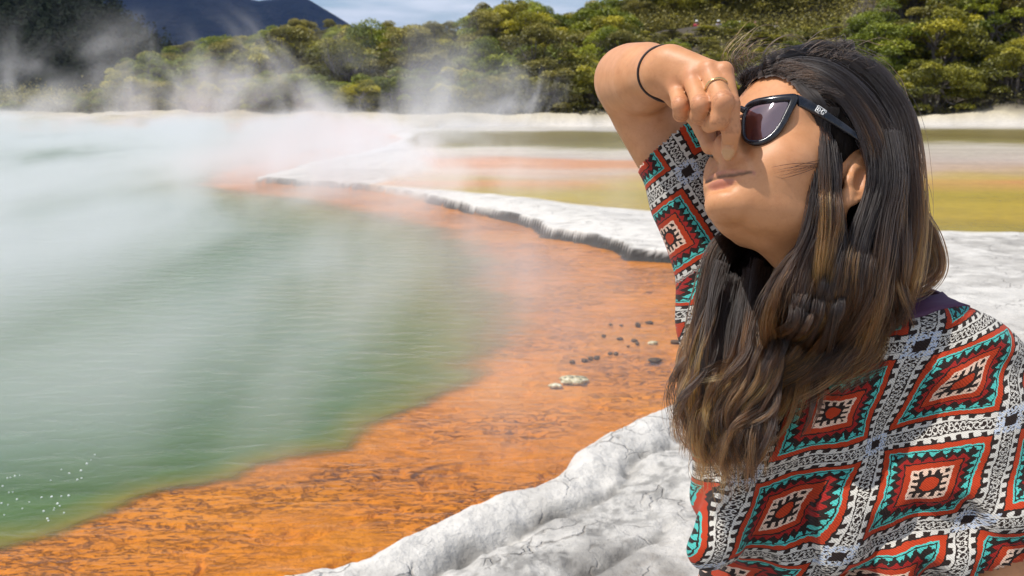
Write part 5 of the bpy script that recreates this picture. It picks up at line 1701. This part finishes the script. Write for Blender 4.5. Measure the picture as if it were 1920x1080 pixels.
    # ---------------- the long front: near side
    front = [
        ([(1550, 200, 's.007'), (1547, 250, 's.005'), (1551, 300, 's.005'), (1554, 360, 's.006'), (1545, 430, .975), (1520, 500, .98), (1500, 570, .985), (1500, 640, 'c.024'), (1470, 705, 'c.022'), (1420, 750, 'c.02'), (1380, 830, 'c.018')], .010, .018, 300, .30),
        ([(1632, 250, 's.008'), (1640, 330, 's.006'), (1618, 400, 's.004'), (1592, 470, .98), (1575, 550, .985), (1545, 620, 'c.026'), (1500, 680, 'c.024'), (1440, 720, 'c.022'), (1390, 790, 'c.02'), (1360, 880, 'c.018')], .012, .020, 320, .24),
        ([(1558, 202, 's.008'), (1555, 255, 's.006'), (1558, 310, 's.005'), (1566, 380, 's.005'), (1565, 460, .975), (1560, 530, .98), (1530, 610, 'c.028'), (1450, 660, 'c.026'), (1370, 700, 'c.03'), (1320, 770, 1.03), (1305, 850, 1.03)], .008, .012, 260, .42),
        ([(1545, 204, 's.006'), (1541, 255, 's.005'), (1542, 330, 's.004'), (1530, 420, 's.006'), (1505, 490, .98), (1478, 560, .985), (1476, 630, 'c.026'), (1452, 700, 'c.024'), (1430, 790, 'c.022'), (1420, 870, 'c.02'), (1400, 925, 'c.016')], .008, .014, 240, .36),
        ([(1645, 250, 's.010'), (1652, 330, 's.010'), (1640, 400, .99), (1630, 490, .985), (1610, 570, .99), (1570, 650, 'c.024'), (1520, 710, 'c.02'), (1475, 760, 'c.018'), (1452, 820, 'c.016')], .012, .018, 320, .14),
        ([(1655, 280, 's.010'), (1660, 350, 's.010'), (1655, 420, 1.0), (1658, 510, .995), (1640, 590, 'c.022'), (1615, 650, 'c.018'), (1570, 700, 'c.014'), (1520, 745, 'c.012')], .012, .016, 300, .10),
        ([(1665, 300, 1.05), (1670, 380, 1.04), (1668, 450, 1.01), (1674, 540, 1.0), (1668, 610, 'c.014'), (1640, 668, 'c.010')], .010, .008, 150, .18),
        ([(1542, 208, 's.006'), (1538, 265, 's.005'), (1539, 350, 's.005'), (1525, 440, .985), (1472, 520, .99), (1440, 600, 1.0), (1446, 680, 'c.026'), (1432, 760, 'c.024'), (1392, 850, 'c.022'), (1368, 915, 'c.016')], .007, .014, 230, .48),
        ([(1545, 300, 's.005'), (1556, 370, 's.006'), (1556, 450, .98), (1545, 540, .98), (1552, 600, .985), (1505, 650, 'c.03'), (1425, 668, 'c.03'), (1352, 712, 1.02), (1316, 740, 1.03)], .006, .006, 150, .52),
        ([(1640, 300, 's.006'), (1630, 370, 's.006'), (1600, 460, .975), (1580, 560, .98), (1525, 640, 'c.03'), (1440, 690, 'c.03'), (1362, 745, 1.03), (1332, 820, 1.03), (1350, 880, 1.03)], .007, .008, 170, .46),
    ]
    for pts, a, b, n_, ti in front: lock(pts, a * 1.05, b * 1.25, int(n_ * 1.05), 18, .0120, 2.0, ti + .02, .26, .00036, frizz=.0014, clump=.9)
    # ---------------- far side: hair from behind the neck over the right shoulder
    far = [
        ([(1500, 430, 1.14), (1440, 480, 1.13), (1390, 540, 1.11), (1345, 620, 1.09), (1318, 690, 1.07), (1292, 740, 1.06), (1300, 810, 1.05), (1330, 870, 1.05)], .016, .020, 330, .34),
        ([(1470, 420, 1.13), (1400, 450, 1.12), (1355, 510, 1.10), (1335, 590, 1.09), (1308, 660, 1.07), (1286, 720, 1.06), (1290, 790, 1.06), (1318, 850, 1.06)], .012, .016, 300, .42),
        ([(1500, 460, 1.14), (1460, 540, 1.11), (1410, 620, 1.08), (1370, 690, 1.06), (1350, 770, 1.05), (1360, 850, 1.04), (1372, 920, 1.04)], .020, .022, 380, .22),
        ([(1490, 440, 1.14), (1420, 520, 1.12), (1390, 600, 1.09), (1400, 680, 1.06), (1395, 760, 1.04), (1375, 830, 1.03), (1350, 900, 1.03)], .018, .020, 360, .26),
        ([(1450, 425, 1.12), (1385, 440, 1.10), (1345, 480, 1.09), (1328, 560, 1.08), (1320, 640, 1.07), (1330, 720, 1.05), (1322, 800, 1.05), (1338, 905, 1.05)], .010, .016, 260, .30),
        ([(1500, 455, 1.12), (1440, 500, 1.10), (1400, 560, 1.08), (1385, 630, 1.06), (1385, 700, 1.045), (1372, 780, 1.04), (1352, 870, 1.04)], .022, .022, 420, .20),
        ([(1480, 500, 1.10), (1440, 590, 1.07), (1420, 680, 1.04), (1425, 770, 1.02), (1418, 850, 1.01), (1395, 930, 1.02)], .016, .016, 300, .30),
        ([(1420, 440, 1.11), (1360, 490, 1.09), (1320, 600, 1.07), (1292, 690, 1.06), (1282, 750, 1.05), (1312, 790, 1.05), (1312, 850, 1.05), (1322, 925, 1.06)], .006, .005, 80, .55),
    ]
    for pts, a, b, n_, ti in far: lock(pts, a * .62, b * .66, int(n_ * .95), 16, .0105, 2.0, ti * .8, .22, .00037, frizz=.0016, clump=.92)
    # stray hairs: over the crown, across the cheek, off the ends
    for k in range(26):
        u0 = hr.uniform(1400, 1640); v0 = 126 + 30 * abs((u0 - 1510) / 110) ** 1.6 + hr.uniform(0, 14)
        a = hr.uniform(-.9, .9); L_ = hr.uniform(28, 78)
        lock([(u0, v0, 1.05), (u0 + L_ * .3 * (1 + a), v0 - L_ * .55, 1.045), (u0 + L_ * (.8 + .4 * a), v0 - L_ * .62 + hr.uniform(-8, 18), 1.04), (u0 + L_ * (1.2 + .5 * a), v0 - L_ * .2 + hr.uniform(-20, 30), 1.04)], .008, .020, 8, 6, .003, 1.2, .12, .1, .00024, clump=.1, frizz=.0010)
    for k in range(9):
        u0 = hr.uniform(1385, 1430); v0 = hr.uniform(135, 165)
        lock([(u0, v0, 's.002'), (u0 - 18, v0 - 34, 1.04), (u0 + 4, v0 - 58, 1.04), (u0 + 40, v0 - 70 + hr.uniform(-8, 8), 1.04)], .004, .012, 4, 4, .003, 1.2, .25, .15, .00024, clump=.1, frizz=.001)
    for k in range(3):
        v1 = hr.uniform(336, 352); u1 = hr.uniform(1385, 1430)
        pts_ = []
        for j in range(9):
            f_ = j / 8
            uu = 1540 + (u1 - 1540) * f_; vv = 300 + 5 * k + (v1 - 300 - 5 * k) * f_ + 12 * math.sin(f_ * 2.6) * (1 if k % 2 else -.4)
            pts_.append((uu, vv, 's%.4f' % (.0035 - .002 * f_)))
        lock(pts_, .0016, .0050, 3, 3, .0006, 1.0, .05, .05, .00022, clump=.2, frizz=.00005, onskin=True)
    for k in range(20):
        u0 = hr.uniform(1330, 1440); v0 = hr.uniform(660, 800)
        lock([(u0, v0, 1.05), (u0 - 22, v0 + 60, 1.045), (u0 - 30 + hr.uniform(-25, 25), v0 + 120, 1.045), (u0 - 10 + hr.uniform(-40, 40), v0 + 190, 1.05)], .006, .014, 7, 4, .010, 1.6, .5, .2, .00028, clump=.3, frizz=.004)
    for k in range(12):
        u0 = hr.uniform(1690, 1725); v0 = hr.uniform(300, 440)
        lock([(u0 - 14, v0 - 60, 1.05), (u0 + 2, v0, 1.055), (u0 + 18, v0 + 60, 1.06), (u0 + 26 + hr.uniform(-16, 16), v0 + 105, 1.06)], .003, .008, 5, 3, .004, 1.2, .2, .15, .00026, clump=.2, frizz=.003)

    # separate wavy ends
    for k in range(44):
        near_ = k % 2
        u0 = hr.uniform(1330, 1470); v0 = hr.uniform(560, 680)
        u1 = 1300 + (u0 - 1330) * .85 + hr.uniform(-14, 26); v1 = hr.uniform(830, 955)
        dd_ = (1.035 if u0 > 1400 else 1.05) - .01 * near_
        lock([(u0 + 22, v0 - 70, dd_ + .03), (u0 + 6, v0, dd_ + .010), (u0 - 14 + hr.uniform(-14, 14), v0 + (v1 - v0) * .33, dd_ - .008), (u1 + hr.uniform(-24, 10), v0 + (v1 - v0) * .66, dd_ - .006), (u1 + 8, v1, dd_)], .008, .0022, 44, 3, .0120, hr.uniform(1.3, 2.1), hr.uniform(.1, .75), .2, .00036, frizz=.001, clump=.8)
    for k in range(14):
        u0 = hr.uniform(1480, 1580); v0 = hr.uniform(480, 560)
        u1 = u0 - hr.uniform(60, 150); v1 = hr.uniform(690, 790)
        lock([(u0 + 14, v0 - 70, 1.01), (u0 + 4, v0, .990), (u0 - 6 + hr.uniform(-14, 14), v0 + 70, .975), ((u0 + u1) / 2 + hr.uniform(-16, 16), (v0 + v1) / 2 + 26, 'c.027'), (u1 + 10, v1, 'c.024'), (u1 - 25, v1 + 70, 'c.018')], .007, .0030, 44, 3, .0050, hr.uniform(.9, 1.4), hr.uniform(.15, .85), .2, .00036, frizz=.001, clump=.8)

    # solid mass below the strands
    mass([(1440, 440, 1.14), (1400, 520, 1.125), (1378, 600, 1.11), (1375, 660, 1.10)], .020, .012, .022)
    mass([(1480, 470, 1.14), (1450, 560, 1.11), (1435, 650, 1.09), (1425, 720, 1.075)], .024, .010, .022)
    mass([(1600, 420, 1.03), (1570, 480, 1.03), (1555, 550, 1.05)], .020, .012, .018)
    mass([(1640, 300, 1.06), (1650, 400, 1.05), (1640, 490, 1.05), (1610, 560, 1.05)], .030, .014, .028)
    mass([(1655, 260, 1.08), (1678, 360, 1.075), (1692, 450, 1.075), (1690, 510, 1.065)], .022, .012, .020)
    mass([(1545, 300, 1.03), (1545, 360, 1.01), (1530, 430, 1.01), (1515, 500, 1.035), (1505, 560, 1.06)], .006, .010, .010)

    def hair_fn(Q):
        q = ((Q - HO) @ HM).astype(F32)
        cap = el(q, SK_C + [-.004, 0, .002], SK_R + [.004, .004, .006])
        # the hairline: forehead, temple, round the ear
        face_cut = smax(smax(.052 - q[:, 0] - .10 * (q[:, 2] - .05) * 0, q[:, 0] * 0 - 9, .01), -9 + q[:, 0] * 0, .01)
        line = hairline(q[:, 0]) + .003 - q[:, 2]          # >0 in front of and below the hairline
        side = np.maximum(q[:, 0] + .004 - .35 * (q[:, 2] - .03), .0)    # temple
        cap = smax(cap, line, .006)
        d = smax(cap, -(q[:, 2] + .055), .01)
        for a, b, ra_, rb_ in core: d = smin(d, rc(Q, a, b, ra_, rb_), .012)
        d = d + .0022 * fbm(Q[:, 0] * 70, Q[:, 2] * 22, Q[:, 1] * 50, o=2, seed=131)
        ear = el((np.abs(q) * [0, 1, 0] + q * [1, 0, 1]).astype(F32), (-.012, .080, .002), (.024, .028, .035))
        d = smax(d, -ear, .004)
        return d.astype(F32)
    VV, QQ = surface_nets(hair_fn, (.12, .75, 1.28), (.50, 1.30, 1.99), .0032)
    VV = relax(VV, QQ, 1)
    m_hair0, g = material('dark_hair_mass')
    geo = g.n('NewGeometry')
    n = g.n('TexNoise', {'Vector': g.n('Mapping', {'Vector': geo.outputs['Position'], 'Scale': (260, 260, 24)}).outputs[0], 'Scale': 1.0, 'Detail': 3.0})
    bp = g.n('Bump', {'Height': n.outputs[0], 'Strength': .8, 'Distance': .003})
    p_ = g.n('BsdfPrincipled', {'Base Color': g.ramp(n.outputs[0], [(.35, (.004, .003, .0026)), (.7, (.010, .0065, .005))]), 'Roughness': .8, 'Normal': bp, 'Specular IOR Level': .08})
    g.t.links.new(p_.outputs[0], g.out.inputs[0])
    hair = mesh_obj('hair', VV - POFF, QQ, m_hair0, person)
    # strands
    PT = push_out(np.stack(curves_P)).astype(F32)
    fx = PT[fixme].reshape(-1, 3)
    for _ in range(6):
        dd = body_fn(fx)
        fx = fx - (np.clip(.0012 - dd, 0, .006) * 1.3)[:, None] * FWD.astype(F32)
    fx = fx.reshape(len(fixme), NP, 3)
    for _ in range(14):
        fx[:, 1:-1] = fx[:, 1:-1] * .4 + (fx[:, :-2] + fx[:, 2:]) * .3
        fx[:, -1] = fx[:, -2] * 1.6 - fx[:, -3] * .6
    PT[fixme] = fx - (.0012 * FWD).astype(F32)
    curves_R = np.array(curves_R); curves_T = np.array(curves_T)
    # keep the ear clear
    eu, ev, ed = pix(PT.reshape(-1, 3))
    eu = eu.reshape(PT.shape[:2]); ev = ev.reshape(PT.shape[:2])
    eq = ((eu - 1601 - (ev - 340) * -.14) / 22) ** 2 + ((ev - 340) / 46) ** 2
    okc = ~(eq < 1).any(1)
    ql = (PT - HO) @ HM
    onface = (ql[..., 0] > .050) & (ql[..., 2] < hairline(ql[..., 0]) - .009) & (ql[..., 2] > .004) & (ql[..., 1] > -.03)
    okc &= np.array(curves_B) | (onface.sum(1) < 2)
    PT, curves_R, curves_T = PT[okc], curves_R[okc], curves_T[okc]
    nC = len(PT)
    hc = bpy.data.hair_curves.new('hair_strand')
    hc.add_curves([NP] * nC)
    hc.attributes['position'].data.foreach_set('vector', (PT - POFF).astype(F32).ravel())
    ra_ = hc.attributes.get('radius') or hc.attributes.new('radius', 'FLOAT', 'POINT')
    tt = np.linspace(0, 1, NP)
    prof = np.minimum(1, .55 + 2 * tt) * (1 - .75 * np.clip((tt - .75) / .25, 0, 1) ** 1.5)
    ra_.data.foreach_set('value', (np.array(curves_R)[:, None] * prof[None]).astype(F32).ravel())
    ta_ = hc.attributes.new('tint', 'FLOAT', 'POINT')
    ta_.data.foreach_set('value', np.repeat(np.array(curves_T, F32), NP))
    m_hair, g = material('brown_hair')
    a = g.n('Attribute', attribute_name='tint'); hi = g.n('HairInfo')
    along = g.sm(.14, .74, hi.outputs['Intercept'])
    f_ = g.m('MULTIPLY', g.m('ADD', .05, g.m('MULTIPLY', 1.05, a.outputs['Fac'])), along)
    colr = g.ramp(f_, [(0.0, (.009, .006, .005)), (.12, (.016, .009, .006)), (.3, (.055, .022, .008)), (.6, (.22, .085, .020)), (1.0, (.46, .20, .045))])
    hb = g.n('BsdfHairPrincipled', {'Color': colr, 'Roughness': .36, 'Radial Roughness': .6, 'IOR': 1.5}, parametrization='COLOR')
    for k_ in ('Random Roughness',):
        if k_ in hb.inputs: hb.inputs[k_].default_value = .2
    g.t.links.new(hb.outputs[0], g.out.inputs[0])
    hc.materials.append(m_hair)
    hs_o = bpy.data.objects.new('hair_strand', hc); COL.objects.link(hs_o)
    hs_o.parent = hair
    tag(hs_o, 'wavy dark brown strands with caramel tips', kind='stuff')
